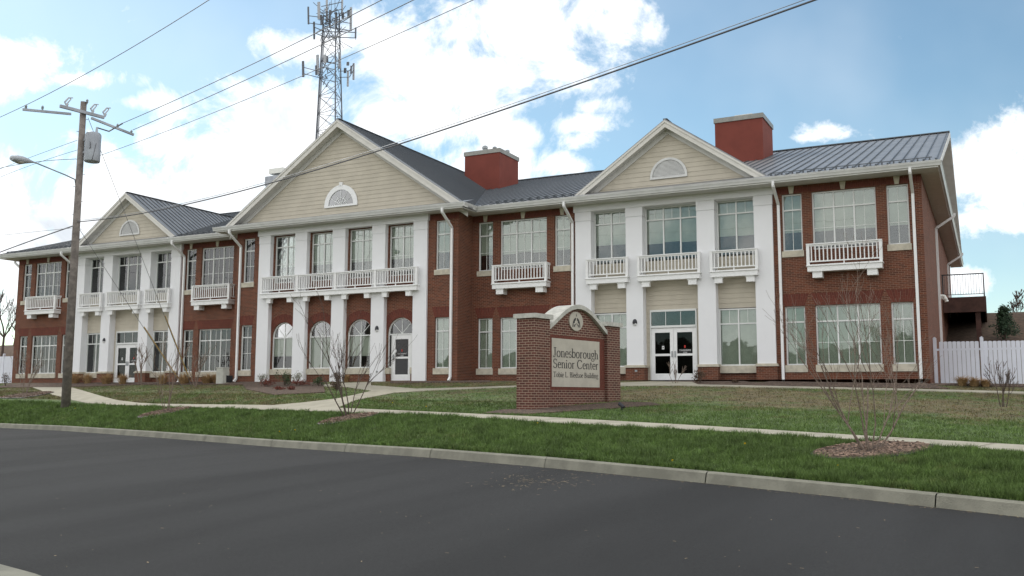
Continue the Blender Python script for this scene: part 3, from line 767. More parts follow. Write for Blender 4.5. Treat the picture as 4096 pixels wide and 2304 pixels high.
# keystones, lamps, boxes -------------------------------------------
ks = MB()
for c in (-T2, -T1, T1, T2):
    for dx in (-(N0+N1)/2, 0, (N0+N1)/2): MB().prism([(c+dx-.07, 7.285), (c+dx+.07, 7.285), (c+dx+.115, 7.59), (c+dx-.115, 7.59)], 'y', -.05, -.002).build('keystone', 'limestone', H)
for x, y in ((PC-1.53, -.107), (-PC-1.53, -.107), (CP, -PR-.107)):
    m = MB()
    for k in range(6):
        pass
    n = 16; rows_ = []
    for i in range(7):
        a = pi/2*i/6; rr = cos(a); rows_.append([(x+.10*rr*cos(2*pi*j/n), y-.09*sin(a), 2.43+.15*rr*sin(2*pi*j/n)) for j in range(n)])
    for i in range(6):
        for j in range(n):
            zc = (rows_[i][j][2]-2.43); m.face([rows_[i][j], rows_[i][(j+1) % n], rows_[i+1][(j+1) % n], rows_[i+1][j]], mi=1 if zc < -.075 else 0)
    m.build('wall_lamp', ['black_metal', 'paper'], H)
MB().box(CP+.0, CP+.10, -PR-.125, -PR-.105, .42, .50).build('outlet_cover', 'grey_metal', H)
MB().box(PC-1.53, PC-1.43, -.18, -.158, .38, .46).build('outlet_cover', 'grey_metal', H)
# soffits, fascias, gutters -----------------------------------------
GX = 26.2
sf = MB()
for sg in (-1, 1):
    x0, x1 = sorted((sg*7.25, sg*GX)); sf.box(x0, x1, -.90, .02, ZS, ZS+.03)
    x0, x1 = sorted((sg*EX, sg*GX)); sf.box(x0, x1, .02, 28.3, ZS, ZS+.03)
    x0, x1 = sorted((sg*(EX-.005), sg*GX)); 
    sf.box(*sorted((sg*(BX-.005), sg*7.25)), -2.1, -.9, ZS, ZS+.03)
    sf.box(*sorted((sg*(BX+.0), sg*7.25)), -.9, .02, ZS+.001, ZS+.029)
sf.box(-BX, BX, -2.1, -PR+.02, ZS+.002, ZS+.032)
sf.build('soffit', 'soffit', H)
gt = MB()
def gut(a, b, side):        # K profile gutter from a to b, side = outward unit vector
    a, b, n = Vector(a), Vector(b), Vector(side); prof = [(0, 0), (.07, 0), (.085, .06), (.12, .13), (.12, .165), (.135, .165), (.135, .185), (0, .185)]
    A = [a+n*p+Vector((0, 0, q)) for p, q in prof]; B = [b+n*p+Vector((0, 0, q)) for p, q in prof]
    for i in range(len(prof)): j = (i+1) % len(prof); gt.face([A[i], B[i], B[j], A[j]])
    gt.face(A); gt.face(B[::-1])
gz0 = 7.63
for sg in (-1, 1):
    gut((sg*7.38, -.93, gz0), (sg*(GX+.1), -.93, gz0), (0, -1, 0))
    gut((sg*(GX), -.93, gz0), (sg*(GX), 28.3, gz0), (sg, 0, 0))
    gut((sg*7.25, -2.13, gz0), (sg*7.25, -1.0, gz0), (sg, 0, 0))
gut((-7.36, -2.13, gz0), (7.36, -2.13, gz0), (0, -1, 0))
gt.build('gutter', 'gutter', H)
fa = MB()
for sg in (-1, 1):
    fa.box(*sorted((sg*7.26, sg*GX)), -.93, -.895, ZS-.02, 7.80); fa.box(*sorted((sg*(GX-.03), sg*GX)), -.895, 28.3, ZS-.02, 7.80); fa.box(*sorted((sg*7.22, sg*7.25)), -2.13, -.93, ZS-.02, 7.80)
fa.box(-7.22, 7.22, -2.13, -2.10, ZS-.02, 7.80)
fa.build('fascia', 'trim', H)
# downspouts ---------------------------------------------------------
def downspout(x, yw, ytop, foot=True, dx=0, zf=0.0, side=0):
    m = MB(); w_ = .05
    z = gz0
    if side: P = [(x+side*.78, ytop, z), (x+side*.78, ytop, z-.12), (x, yw, z-.62), (x, yw, zf+.12), (x, yw, zf)]
    else: P = [(x+dx, ytop, z), (x+dx, ytop, z-.18), (x, yw, z-.75), (x, yw, zf+.18), (x, yw-.16, zf+.02)]
    for i in range(len(P)-1): m.obox(P[i], P[i+1], .10, .09, up=(0, 1, 0) if abs(P[i][2]-P[i+1][2]) > .3 else (1, 0, 0))
    m.build('downspout', 'trim', H)
for x in (-20.42, -11.52, 11.60, 20.40, 25.27): downspout(x, -.07, -1.0, zf=-.05 if x < 20 else -.18)
for x in (-6.25, 6.25): downspout(x, -PR-.06, -2.2)
downspout(-EX-.06, .3, .3, side=-1, zf=-.1); downspout(EX+.06, 9.0, 9.0, side=1, zf=1.0); downspout(EX+.06, 22, 22, side=1, zf=3.6)
for y in (9.1, 10.2): 
    m = MB(); m.tube([(EX+.02, y, 3.95), (EX+.25, y, 3.9), (EX+.3, y, 3.75)], [.06, .08, .1], 8); m.build('flood_lamp', 'cap_white', H)
# roof ----------------------------------------------------------------
SL = .326
def zmain(y): return 7.83+SL*(y+.95) if y < 13.7 else 7.83+SL*(13.7+.95)-SL*(y-13.7)
rf = MB(); th = .05
RX = 26.28
for (y0, y1) in ((-.98, 13.7), (13.7, 28.38)):
    rf.face([(-RX, y0, zmain(y0)), (RX, y0, zmain(y0)), (RX, y1, zmain(y1)), (-RX, y1, zmain(y1))])
    rf.face([(-RX, y0, zmain(y0)-th), (RX, y0, zmain(y0)-th), (RX, y1, zmain(y1)-th), (-RX, y1, zmain(y1)-th)])
rf.face([(-RX, -.98, zmain(-.98)), (RX, -.98, zmain(-.98)), (RX, -.98, zmain(-.98)-th), (-RX, -.98, zmain(-.98)-th)])
# skirt roof in front of the centre gable
zc = lambda y: 7.82+.30*(y+2.18)
rf.face([(-7.36, -2.18, zc(-2.18)), (7.36, -2.18, zc(-2.18)), (7.36, -PR+.02, zc(-PR)), (-7.36, -PR+.02, zc(-PR))])
GAB = [(0, 7.05, 12.65, -1.77, 7.90), (-PC, 4.13, 10.85, -.45, 8.0), (PC, 4.13, 10.85, -.45, 8.0)]
for (c, hw, za, yf, ze) in GAB:
    s_ = (za-ze)/hw
    ex = hw+.3 if c == 0 else hw+.12
    yb = (za-7.83)/SL-.95+.02
    zl = za-s_*ex
    for sg in (-1, 1):
        yv = max(yf, (zl-7.83)/SL-.95)
        poly = [(c, yf, za), (c+sg*ex, yf, zl), (c+sg*ex, yv, zl), (c, yb, za)]
        rf.face(poly if sg > 0 else poly[::-1])
        low = [(p[0], p[1], p[2]-.06) for p in poly]; rf.face(low)
        rf.face([poly[0], poly[1], low[1], low[0]]); rf.face([poly[1], poly[2], low[2], low[1]])
rfo = rf.build('roof', 'roof', H)
sm = MB()
x = -RX+.2
def in_gable(x, y):
    for (c, hw, za, yf, ze) in GAB:
        s_ = (za-ze)/hw
        if za-s_*abs(x-c) > zmain(y) and abs(x-c) < hw+.3: return True
    return False
while x < RX:
    # visible run of each rib: starts where the gable roofs end
    ys = [-.95+.1*k for k in range(147)]; seg = [y for y in ys if not in_gable(x, y)]
    if seg:
        y0 = seg[0]; sm.obox((x, y0, zmain(y0)+.02), (x, 13.65, zmain(13.65)+.02), .03, .045)
    x += .405
for (c, hw, za, yf, ze) in GAB:
    s_ = (za-ze)/hw; yb = (za-7.83)/SL-.95; y = yf+.35
    while y < yb-.1:
        xe = min(hw+.2, (za-zmain(y))/s_)
        for sg in (-1, 1): sm.obox((c+sg*.04, y, za+.02-s_*.04), (c+sg*xe, y, za-s_*xe+.02), .03, .045)
        y += .405
    sm.obox((c, yf+.03, za+.015), (c, yb, za+.015), .18, .03)      # ridge cap
    for sg in (-1, 1):                                            # valley flashing
        sm.obox((c+sg*(hw+.1), max(yf, -.8), zmain(-.8)+.012), (c, yb, za+.012), .10, .012)
sm.obox((-RX, 13.7, zmain(13.7)+.03), (RX, 13.7, zmain(13.7)+.03), .3, .05)
sm.build('standing_seams', 'roof_seam', rfo)
for x0, x1 in ((7.75, 11.75), (20.2, 26.0), (-11.7, -7.7), (-26, -20.2)):
    sg_ = MB(); x = math.ceil(x0/.405)*.405
    sg_.obox((x0, -.55, zmain(-.55)+.09), (x1, -.55, zmain(-.55)+.09), .02, .03)
    while x < x1: sg_.box(x-.025, x+.025, -.61, -.49, zmain(-.55), zmain(-.55)+.10); sg_.box(x+.18, x+.24, -.80, -.74, zmain(-.77), zmain(-.77)+.06); x += .405
    sg_.build('snow_guard', 'roof_seam', rfo)
# rakes -----------------------------------------------------------------
rk = MB(); rk2 = MB()
for (c, hw, za, yf, ze) in GAB:
    s_ = (za-ze)/hw; yw = -PR if c == 0 else 0.0; drop = .30 if c else .34
    e = hw + (.02 if c else .0)
    def Z(x, d): return za-s_*abs(x-c)-d
    for sg in (-1, 1):
        # crown moulding strip + fascia board
        for (d0, d1, y0, y1) in ((.06, .15, yf-.03, yf+.02), (.15, drop+.05, yf+.0, yf+.04)):
            poly = [(c, Z(c, d0)), (c+sg*e, Z(c+sg*e, d0)), (c+sg*e, Z(c+sg*e, d1)), (c, Z(c, d1))]
            rk.prism(poly if sg > 0 else poly[::-1], 'y', y0, y1)
        # sloping soffit and the trim board on the wall
        a, b = (c, Z(c, drop)), (c+sg*e, Z(c+sg*e, drop))
        rk2.face([(a[0], yf+.04, a[1]), (b[0], yf+.04, b[1]), (b[0], yw, b[1]), (a[0], yw, a[1])])
        rk2.face([(a[0], yf+.04, a[1]+.04), (b[0], yf+.04, b[1]+.04), (b[0], yw, b[1]+.04), (a[0], yw, a[1]+.04)])
        d2 = drop+.24; poly = [(c, Z(c, drop)), (c+sg*e, Z(c+sg*e, drop)), (c+sg*e, Z(c+sg*e, d2)), (c, Z(c, d2))]
        rk2.prism(poly if sg > 0 else poly[::-1], 'y', yw-.05, yw-.017)
    rk.build('rake_board', 'fascia', H); rk2.build('rake_soffit', 'soffit', H); rk = MB(); rk2 = MB()
for sg in (-1, 1):       # end rakes of the main roof
    for (ya, yb) in ((-.98, 13.7), (28.38, 13.7)):
        X0, X1 = sorted((sg*(RX-.03), sg*(RX+.02)))
        rk.prism([(ya, zmain(ya)-.0), (yb, zmain(yb)), (yb, zmain(yb)-.26), (ya, zmain(ya)-.20)], 'x', X0, X1)
        rk2.face([(sg*EX, ya, zmain(ya)-.12), (sg*RX, ya, zmain(ya)-.12), (sg*RX, yb, zmain(yb)-.12), (sg*EX, yb, zmain(yb)-.12)])
    rk.build('rake_board', 'fascia', H); rk2.build('rake_soffit', 'soffit', H); rk = MB(); rk2 = MB()
# fan light of the centre gable, louvres of the others ------------------
m = MB(); yv = -PR-.02; zb = 8.50
ring(m, .74, .98, yv-.05, yv, zb); m.box(-.98, .98, yv-.055, yv, zb-.09, zb-.001); m.prism([(-.07, zb+.93), (.07, zb+.93), (.10, zb+1.10), (-.10, zb+1.10)], 'y', yv-.08, yv)
fo = m.build('fan_light', 'trim', H)
g = MB(); half_disc(g, .745, yv-.012, zb); g.build('pane', 'glass', fo); g = MB(); half_disc(g, .745, yv-.004, zb); g.build('backing', 'dark_room', fo)
mm = MB()
for a in range(30, 180, 30): mm.obox((0, yv-.024, zb), (.73*cos(radians(a)), yv-.024, zb+.73*sin(radians(a))), .022, .012, up=(0, 1, 0))
ring(mm, .33, .355, yv-.032, yv-.018, zb, 16); mm.build('muntins', 'frame', fo)
for sg in (-1, 1):
    c = sg*PC; m = MB(); q = MB(); n = 24; zb = 8.50; yv = -.02
    a0, a1 = arc_pts(.70), arc_pts(.80)
    for k in range(n): q.face([(c+a0[k][0], yv-.045, zb+a0[k][1]), (c+a0[k+1][0], yv-.045, zb+a0[k+1][1]), (c+a1[k+1][0], yv-.045, zb+a1[k+1][1]), (c+a1[k][0], yv-.045, zb+a1[k][1])]); q.face([(c+a1[k][0], yv-.045, zb+a1[k][1]), (c+a1[k+1][0], yv-.045, zb+a1[k+1][1]), (c+a1[k+1][0], yv, zb+a1[k+1][1]), (c+a1[k][0], yv, zb+a1[k][1])])
    q.box(c-.80, c+.80, yv-.048, yv, zb-.08, zb-.001); z = zb+.01
    while z < zb+.66:
        hwz = math.sqrt(max(0, .70**2-(z-zb)**2)); q.face([(c-hwz, yv-.03, z), (c+hwz, yv-.03, z), (c+hwz, yv-.004, z+.05), (c-hwz, yv-.004, z+.05)]); z += .052
    q.build('louvre_vent', 'gutter', H)
    half = [(c+p[0], yv+.0, zb+p[1]) for p in a0]; MB().face(half).build('vent_backing', 'dark_room', H)
# chimneys -------------------------------------------------------------
def chimney(x0, x1, y0, y1, zt, kind):
    zbm = 9.6
    o = MB().box(x0, x1, y0, y1, zbm, zt-.24).build('chimney', 'chimney_red', rfo)
    MB().box(x0-.05, x1+.05, y0-.05, y1+.05, zt-.24, zt).build('coping', 'coping', o)
    return o
ch = chimney(15.6, 18.0, 9, 11.4, 13.46, 0)
MB().box(16.4, 17.3, 9.9, 10.7, 13.46, 13.78).build('roof_hood', 'cap_white', rfo)
chimney(.9, 3.17, 9, 11.4, 13.43, 1); 
for (x, y, r, h_) in ((1.9, 9.6, .17, .42), (2.85, 10.6, .14, .30), (2.7, 9.3, .12, .2)): MB().lathe([(r*.7, 13.43), (r*.7, 13.43+h_*.5), (r, 13.43+h_*.55), (r*1.05, 13.43+h_*.85), (r*.7, 13.43+h_), (.01, 13.43+h_)], (x, y, 0), 12).build('roof_cap_vent', 'grey_metal', rfo)
for p0, p1, zz, mt in (((1076, 676), (1113, 697), 1, 'cap_white'), ((1060, 707), (1098, 745), 2, 'galv')):
    a = pix(p0[0], p0[1], 58); b = pix(p1[0], p1[1], 58)
    MB().box(a.x, a.x+1.1, a.y, a.y+1, b.z, a.z).build('roof_hood', mt, rfo)
a = pix(1060, 745, 58); MB().box(a.x+.2, a.x+1.1, a.y+.1, a.y+.9, 9, a.z).build('roof_curb', 'galv', rfo)

# side deck
dk = empty('side_deck', 'dark stained deck with railing at the right end of the building', 'deck', (27, 12, 4.2))
dl = lambda n, m_, mb_: mb_.build(n, m_, dk)
def rel(mb_, o=(27, 12, 4.2)):
    mb_.v = [(v[0]-o[0], v[1]-o[1], v[2]-o[2]) for v in mb_.v]; return mb_
zf = 4.27
rel(MB().box(EX+.02, 27.5, 13.6, 25, zf-.12, zf)).build('deck_floor', 'deck_wood', dk)
rel(MB().box(EX+.02, 27.5, 13.55, 13.62, zf-.75, zf-.12).box(27.43, 27.5, 13.62, 25, zf-.75, zf-.12).box(26.0, 26.06, 13.62, 25, zf-.4, zf-.12)).build('beam', 'deck_wood', dk)
for y in (13.7, 19): rel(MB().box(27.0, 27.22, y, y+.22, 0, zf-.12)).build('post', 'deck_wood', dk)
m = MB(); m.box(EX, 27.45, 13.62, 13.67, zf+1.1, zf+1.15); m.box(EX, 27.45, 13.63, 13.66, zf+.12, zf+.15); m.box(27.4, 27.45, 13.6, 13.68, zf, zf+1.15); m.box(27.4, 27.45, 13.67, 24.9, zf+1.1, zf+1.15); m.box(EX+.02, EX+.07, 13.6, 13.68, zf, zf+1.1)
for k in range(1, 16): x = EX+k*.118; m.box(x-.008, x+.008, 13.635, 13.655, zf+.15, zf+1.1)
for k in range(1, 16): y = 13.7+k*.72; m.box(27.415, 27.43, y-.008, y+.008, zf, zf+1.1)
rel(m).build('railing', 'black_metal', dk)

# white picket fences
def fence(x0, x1, y, zt0, zt1, name_label, postx):
    b = Vector((x0, y, gz(x0, y))); o = empty('vinyl_fence', name_label, 'fence', b)
    m = MB(); x = x0+.06; w_ = .152
    zt = lambda x: zt0+(zt1-zt0)*(x-x0)/(x1-x0)
    while x < x1-.1:
        if all(abs(x+w_/2-p) > .13 for p in postx):
            g = gz(x, y)-.12; z = zt(x)-b.z; m.prism([(x-b.x, g-b.z), (x+w_-.014-b.x, g-b.z), (x+w_-.014-b.x, z-.02), (x+w_-.05-b.x, z), (x+.036-b.x, z), (x-b.x, z-.02)], 'y', -.02, .0)
        x += w_
    m.box(x0-b.x, x1-b.x, .005, .045, zt0-.35-b.z, zt0-.27-b.z); m.build('boards', 'vinyl', o)
    for p in postx:
        h_ = zt(p)+.13-b.z; q = MB().box(p-.06-b.x, p+.06-b.x, -.05, .07, -.3, h_); q.prism([(p-.065-b.x, h_), (p+.065-b.x, h_), (p-b.x, h_+.05)], 'y', -.055, .075); q.build('post', 'vinyl', o)
    return o
fence(25.60, 33.5, 2.3, 1.50, 1.44, 'white picket fence joining the right end of the building', [25.66, 27.27, 29.0, 30.8, 32.6])
fence(-38, -25.75, 2.3, 1.83, 1.80, 'white picket fence beyond the left end of the building', [-37, -34.6, -32.2, -29.8, -25.85])

# ------------------------------------------------------------------ monument sign
g0 = ground(2137, 1641); D0 = (g0-CAM).dot(FWD)
PHI = radians(52); FH = Vector((FWD.x, FWD.y, 0)).normalized()
UX = (R0*cos(PHI) + FH*sin(PHI)).normalized(); UYb = (-R0*sin(PHI) + FH*cos(PHI)).normalized()
sgn = empty('monument_sign', 'free standing brick sign with arched stone cap naming the senior center', 'sign', g0, rotz=math.atan2(UX.y, UX.x))
def u_of(px, py=1400, off=0.0):        # distance along the front face, and height, of a photo point
    d = (FWD + RT*((px-2048)/F) - UP*((py-1152)/F)); o = g0 + UYb*off; n = UYb
    tt = (o-CAM).dot(n)/d.dot(n); p = CAM+d*tt; return (p-o).dot(UX), p.z-g0.z
cr = lambda x, y: (2000+x/2.635, 1150+y/2.635)
LEN = u_of(*cr(1268, 900))[0]; PWd = u_of(*cr(528, 900))[0]; PZ = u_of(*cr(362, 318))[1]; PDp = .60
REC = .10
brk_ = MB().box(0, PWd, 0, PDp, -.4, PZ); brk_.build('brick_pier', 'brick_sign', sgn)
MB().box(LEN-PWd, LEN, 0, PDp, -.4, PZ).build('brick_pier', 'brick_sign', sgn)
for x0 in (0, LEN-PWd):
    e = .07; MB().box(x0-e, x0+PWd+e, -e, PDp+e, PZ+.001, PZ+.125).build('pier_cap', 'cap_stone', sgn)
wx0, wx1 = PWd, LEN-PWd; pu0, pzb = u_of(*cr(543, 1045), off=REC); pu1, _ = u_of(*cr(1046, 900), off=REC); pzt = u_of(*cr(543, 530), off=REC)[1]
ztop = u_of(*cr(803, 180), off=.05)[1]; zft = u_of(*cr(530, 392), off=.05)[1]
mid = (wx0+wx1)/2; hw = (wx1-wx0)/2
def hump(f):             # f in -1..1 -> top height of the wall
    a = abs(f); return zft + (ztop-zft)*max(0.0, cos(pi/2*min(1, a)))**1.12
n = 36; wallp = [(wx0, -.4)] + [(wx1, -.4)] + [(mid+hw*(1-2*k/n), hump(1-2*k/n)-.10) for k in range(n+1)]
wm = MB(); wm.prism(wallp, 'y', REC, PDp-REC, uvf=None); wm.build('brick_wall', 'brick_sign', sgn)
cm = MB()
for k in range(n):
    f0, f1 = -1+2*k/n, -1+2*(k+1)/n; x0, x1 = mid+hw*f0, mid+hw*f1; h0, h1 = hump(f0), hump(f1)
    A = [(x0, h0), (x1, h1)]; y0, y1 = -.01, PDp+.01; d_ = .125
    cm.face([(x0, y0, h0-d_), (x1, y0, h1-d_), (x1, y0, h1), (x0, y0, h0)]); cm.face([(x0, y0, h0), (x1, y0, h1), (x1, y1, h1), (x0, y1, h0)])
    cm.face([(x0, y1, h0), (x1, y1, h1), (x1, y1, h1-d_), (x0, y1, h0-d_)]); cm.face([(x0, y0, h0-d_), (x0, y1, h0-d_), (x1, y1, h1-d_), (x1, y0, h1-d_)])
for f in (-1, 1): x0 = mid+hw*f; h0 = hump(f); cm.face([(x0, -.01, h0-.125), (x0, PDp+.01, h0-.125), (x0, PDp+.01, h0), (x0, -.01, h0)])
cm.build('arched_cap', 'cap_stone', sgn)
fb = MB(); e = .09; y = REC-.004
for (a, b, c, d_) in ((wx0+.005, pu0, pzb-e, pzt+e), (pu1, wx1-.005, pzb-e, pzt+e), (pu0, pu1, pzt, pzt+e), (pu0, pu1, pzb-e, pzb)):
    if b > a: fb.face([(a, y, c), (b, y, c), (b, y, d_), (a, y, d_)], uv=[(c, a), (c, b), (d_, b), (d_, a)])
fb.build('brick_border', 'brick_red', sgn)
MB().box(pu0, pu1, REC-.012, REC+.02, pzb, pzt).build('name_panel', 'panel', sgn)
GL = {}
def G(ch, adv, *el): GL[ch] = (adv, el)
st_ = lambda x, a, b, w=.115: ('s', x, a, x, b, w)
hz = lambda a, b, y, w=.045: ('s', a, y, b, y, w)
ar = lambda cx_, cy_, rx, ry, a0, a1, tk=.115: ('a', cx_, cy_, rx, ry, a0, a1, tk)
G('J', .46, st_(.28, .15, .97), hz(.12, .44, .975), ar(.16, .13, .12, .15, 180, 360, .08)); G('o', .58, ar(.29, .32, .21, .32, 0, 360))
arch_n = (ar(.29, .43, .16, .19, 0, 165, .09), st_(.45, .02, .45), hz(.34, .56, .022)); base_n = (st_(.13, .02, .62), hz(.02, .24, .022))
G('n', .58, *base_n, hz(.02, .13, .61), *arch_n); G('h', .58, st_(.13, .02, .98), hz(.02, .24, .022), hz(.02, .13, .975), *arch_n)
G('e', .50, ar(.26, .32, .19, .32, 0, 315), hz(.08, .45, .36)); G('s', .42, ar(.21, .485, .13, .155, 30, 270, .085), ar(.21, .165, .15, .165, -160, 90, .085))
G('b', .56, st_(.11, .0, .98), hz(.0, .11, .975), ar(.30, .32, .19, .32, -150, 150)); G('r', .42, *base_n, hz(.02, .13, .61), ar(.29, .45, .13, .17, 50, 170, .09))
G('u', .60, st_(.13, .18, .62), hz(.02, .13, .61), ar(.29, .2, .16, .2, 180, 350, .09), st_(.46, .0, .62), hz(.36, .46, .61), hz(.46, .58, .022))
G('g', .52, ar(.26, .44, .17, .20, 0, 360, .1), ar(.28, -.12, .21, .15, 0, 360, .07), ('s', .14, .24, .2, .05, .06), hz(.38, .52, .60, .06))
G('S', .62, ar(.29, .745, .19, .255, 25, 270, .11), ar(.29, .255, .21, .255, -160, 90, .11), ('s', .49, .74, .49, .98, .03), ('s', .07, .02, .07, .28, .03))
G('i', .30, st_(.15, .02, .62), hz(.03, .27, .022), hz(.03, .15, .61), ('a', .15, .86, .045, .045, 0, 360, .07)); G('C', .80, ar(.43, .5, .35, .5, 42, 318, .13), ('s', .72, .7, .72, .98, .03))
G('t', .36, st_(.16, .1, .82), hz(.02, .32, .61), ar(.25, .12, .09, .12, 180, 300, .07)); G('T', .74, st_(.37, .02, .96), hz(.04, .70, .965, .06), hz(.24, .5, .022), ('s', .05, .8, .05, .97, .03), ('s', .69, .8, .69, .97, .03))
G('L', .66, st_(.18, .02, .96), hz(.04, .32, .975), hz(.04, .6, .03, .06), ('s', .6, .03, .62, .25, .03)); G('.', .24, ('a', .1, .05, .04, .04, 0, 360, .07))
G('B', .70, st_(.18, .02, .96), hz(.04, .32, .975), hz(.04, .34, .03), hz(.2, .36, .52), ar(.34, .75, .18, .225, -90, 90), ar(.36, .27, .23, .25, -90, 90)); G('l', .30, st_(.15, .02, .98), hz(.03, .27, .022), hz(.03, .15, .975))
G('d', .58, st_(.45, .0, .98), hz(.34, .45, .975), hz(.45, .57, .022), ar(.27, .32, .19, .32, 30, 330)); G(' ', .30)
def write(s_, x0, x1, zb_, hgt, y, parent):
    m = MB(); tot = sum(GL[c][0] for c in s_); kx = (x1-x0)/tot; x = x0
    def seg(a, b, wa, wb, vert):
        q = [(x+a[0]*kx, zb_+a[1]*hgt), (x+b[0]*kx, zb_+b[1]*hgt)]; d_ = Vector((q[1][0]-q[0][0], q[1][1]-q[0][1])); 
        if d_.length < 1e-6: return
        nn = Vector((-d_.y, d_.x)).normalized(); wa *= hgt/1.45; wb *= hgt/1.45
        p = [(q[0][0]+nn.x*wa, q[0][1]+nn.y*wa), (q[0][0]-nn.x*wa, q[0][1]-nn.y*wa), (q[1][0]-nn.x*wb, q[1][1]-nn.y*wb), (q[1][0]+nn.x*wb, q[1][1]+nn.y*wb)]
        m.face([(u, y, v) for u, v in p])
    for c in s_:
        for e_ in GL[c][1]:
            if e_[0] == 's': seg((e_[1], e_[2]), (e_[3], e_[4]), e_[5], e_[5], 1)
            else:
                _, a, b, rx, ry, t0, t1, tk = e_; n_ = max(8, int(abs(t1-t0)/18))
                for k in range(n_):
                    q0, q1 = radians(t0+(t1-t0)*k/n_), radians(t0+(t1-t0)*(k+1)/n_)
                    wf = lambda q: .035+(tk-.035)*abs(cos(q))
                    seg((a+rx*cos(q0), b+ry*sin(q0)), (a+rx*cos(q1), b+ry*sin(q1)), wf(q0), wf(q1), 0)
        x += GL[c][0]*kx
    m.build('lettering', 'ink', parent)
PWt = pu1-pu0; PHt = pzt-pzb; yy = REC-.0165
write('Jonesborough', pu0+.02*PWt, pu1-.03*PWt, pzt-.385*PHt, .195*PHt, yy, sgn)
write('Senior Center', pu0+.02*PWt, pu1-.03*PWt, pzt-.612*PHt, .185*PHt, yy, sgn)
write('Tobie L. Bledsoe Building', pu0+.025*PWt, pu1-.035*PWt, pzt-.80*PHt, .108*PHt, yy, sgn)
ec, ez = u_of(*cr(803, 356), off=REC-.03); er = (u_of(*cr(875, 356), off=REC-.03)[0]-u_of(*cr(733, 356), off=REC-.03)[0])/2; eh = er*.80
n = 32; em = MB(); em.prism([(ec+er*cos(2*pi*k/n), ez+eh*sin(2*pi*k/n)) for k in range(n)], 'y', REC-.035, REC+.01); emo = em.build('emblem', 'panel', sgn)
im = MB(); y = REC-.0385; q = lambda pts: im.face([(ec+a*er, y, ez+b*eh) for a, b in pts])
q([(-.07, .50), (.07, .50), (0, .86)])
for s_ in (-1, 1):
    o_ = [(.06, .36)] + [(.06+.52*sin(pi/2*k/6), -.62+.98*cos(pi/2*k/6)) for k in range(1, 7)] + [(.44, -.62), (.42, -.22), (.24, -.20), (.22, .04), (.10, .06)]
    q([(s_*a, b) for a, b in (o_ if s_ > 0 else o_[::-1])])
    p_ = [(.03, -.20), (.20, -.36), (.34, -.36), (.34, -.62), (.22, -.62), (.20, -.46), (.03, -.30)]
    q([(s_*a, b) for a, b in (p_ if s_ > 0 else p_[::-1])])
im.build('emblem_mark', 'ink', emo)
sp = ground(2487, 1640); spo = empty('ground_spotlight', 'small dark spotlight in the mulch at the right foot of the brick sign', 'spotlight', sp)
m = MB(); m.tube([(0, 0, 0), (0, 0, .12)], .03, 8); m.build('stake', 'black_metal', spo); m = MB(); m.tube([(.07, -.02, .07), (-.08, .04, .16)], [.04, .055], 12); m.build('lamp_head', 'black_metal', spo)

# ------------------------------------------------------------------ utility pole
pb_ = ground(262, 1629); PD = (pb_-CAM).dot(FWD); ptop = pix(335, 407, PD)
up_ = empty('utility_pole', 'tall weathered wooden utility pole beside the curving path, carrying crossarms', 'utility pole', pb_)
def relo(mb_, o): mb_.v = [(v[0]-o[0], v[1]-o[1], v[2]-o[2]) for v in mb_.v]; return mb_
relo(MB().tube([pb_-Vector((0, 0, .4)), pb_.lerp(ptop, .5), ptop], [.185, .15, .118], 18), pb_).build('pole_shaft', 'pole_wood', up_, smooth=True)
PDIR = (RT*.728 - FWD*.686); PDIR = Vector((PDIR.x, PDIR.y, 0)).normalized()     # the way the lines run, towards the camera's right
XD = Vector((-PDIR.y, PDIR.x, 0))
if XD.dot(RT) < 0: XD = -XD
def pa_(px, py, ref=None):    # point on the vertical plane of the crossarms through the pole
    o = ptop if ref is None else ref; d = (FWD + RT*((px-2048)/F) - UP*((py-1152)/F)); tt = (o-CAM).dot(PDIR)/d.dot(PDIR); return CAM+d*tt
def pole_part(name, m_, mb_, smooth=False): return relo(mb_, pb_).build(name, m_, up_, smooth=smooth)
pc = pix(340, 455, PD)
UAn, UBn = pa_(240, 424), pa_(416, 470)
off = -PDIR*.0+ (CAM-pc).normalized()*.16
pole_part('crossarm', 'galv', MB().obox(UAn+off, UBn+off, .10, .12))
pole_part('crossarm', 'galv', MB().obox(pa_(92, 438)+off, pa_(284, 456)+off, .08, .09)); pole_part('crossarm', 'galv', MB().obox(pa_(365, 472)+off, pa_(534, 539)+off, .08, .09))
for (px, py) in ((266, 415), (369, 441), (418, 455)):       # fused cutouts
    p = pa_(px, py)+off; m = MB(); m.tube([p+Vector((0, 0, -.12)), p+XD*.05+Vector((0, 0, .0))], .045, 8); m.tube([p+XD*.02+Vector((0, 0, 0)), p+XD*.17+Vector((0, 0, .24))], [.03, .022], 6); m.tube([p-XD*.07+Vector((0, 0, .05)), p+XD*.08+Vector((0, 0, .27))], [.035, .03], 8)
    m.tube([p-XD*.07+Vector((0, 0, .05)), p-XD*.0+Vector((0, 0, -.05))], .03, 5); m.tube([p+XD*.17+Vector((0, 0, .24)), p+XD*.08+Vector((0, 0, .27)), p+XD*.24+Vector((0, 0, .30))], .022, 5); pole_part('fuse_cutout', 'antenna', m)
ins = [(105, 424), (171, 428), (470, 500), (525, 525), (349, 402)]
for (px, py) in ins:
    p = pa_(px, py)+off; z = p+Vector((0, 0, -.12)); m = MB(); m.lathe([(.02, z.z-.04), (.03, z.z+.02), (.055, z.z+.05), (.035, z.z+.08), (.055, z.z+.11), (.03, z.z+.16), (.01, z.z+.18)], (z.x, z.y, 0), 8); pole_part('insulator', 'grey_metal', m)
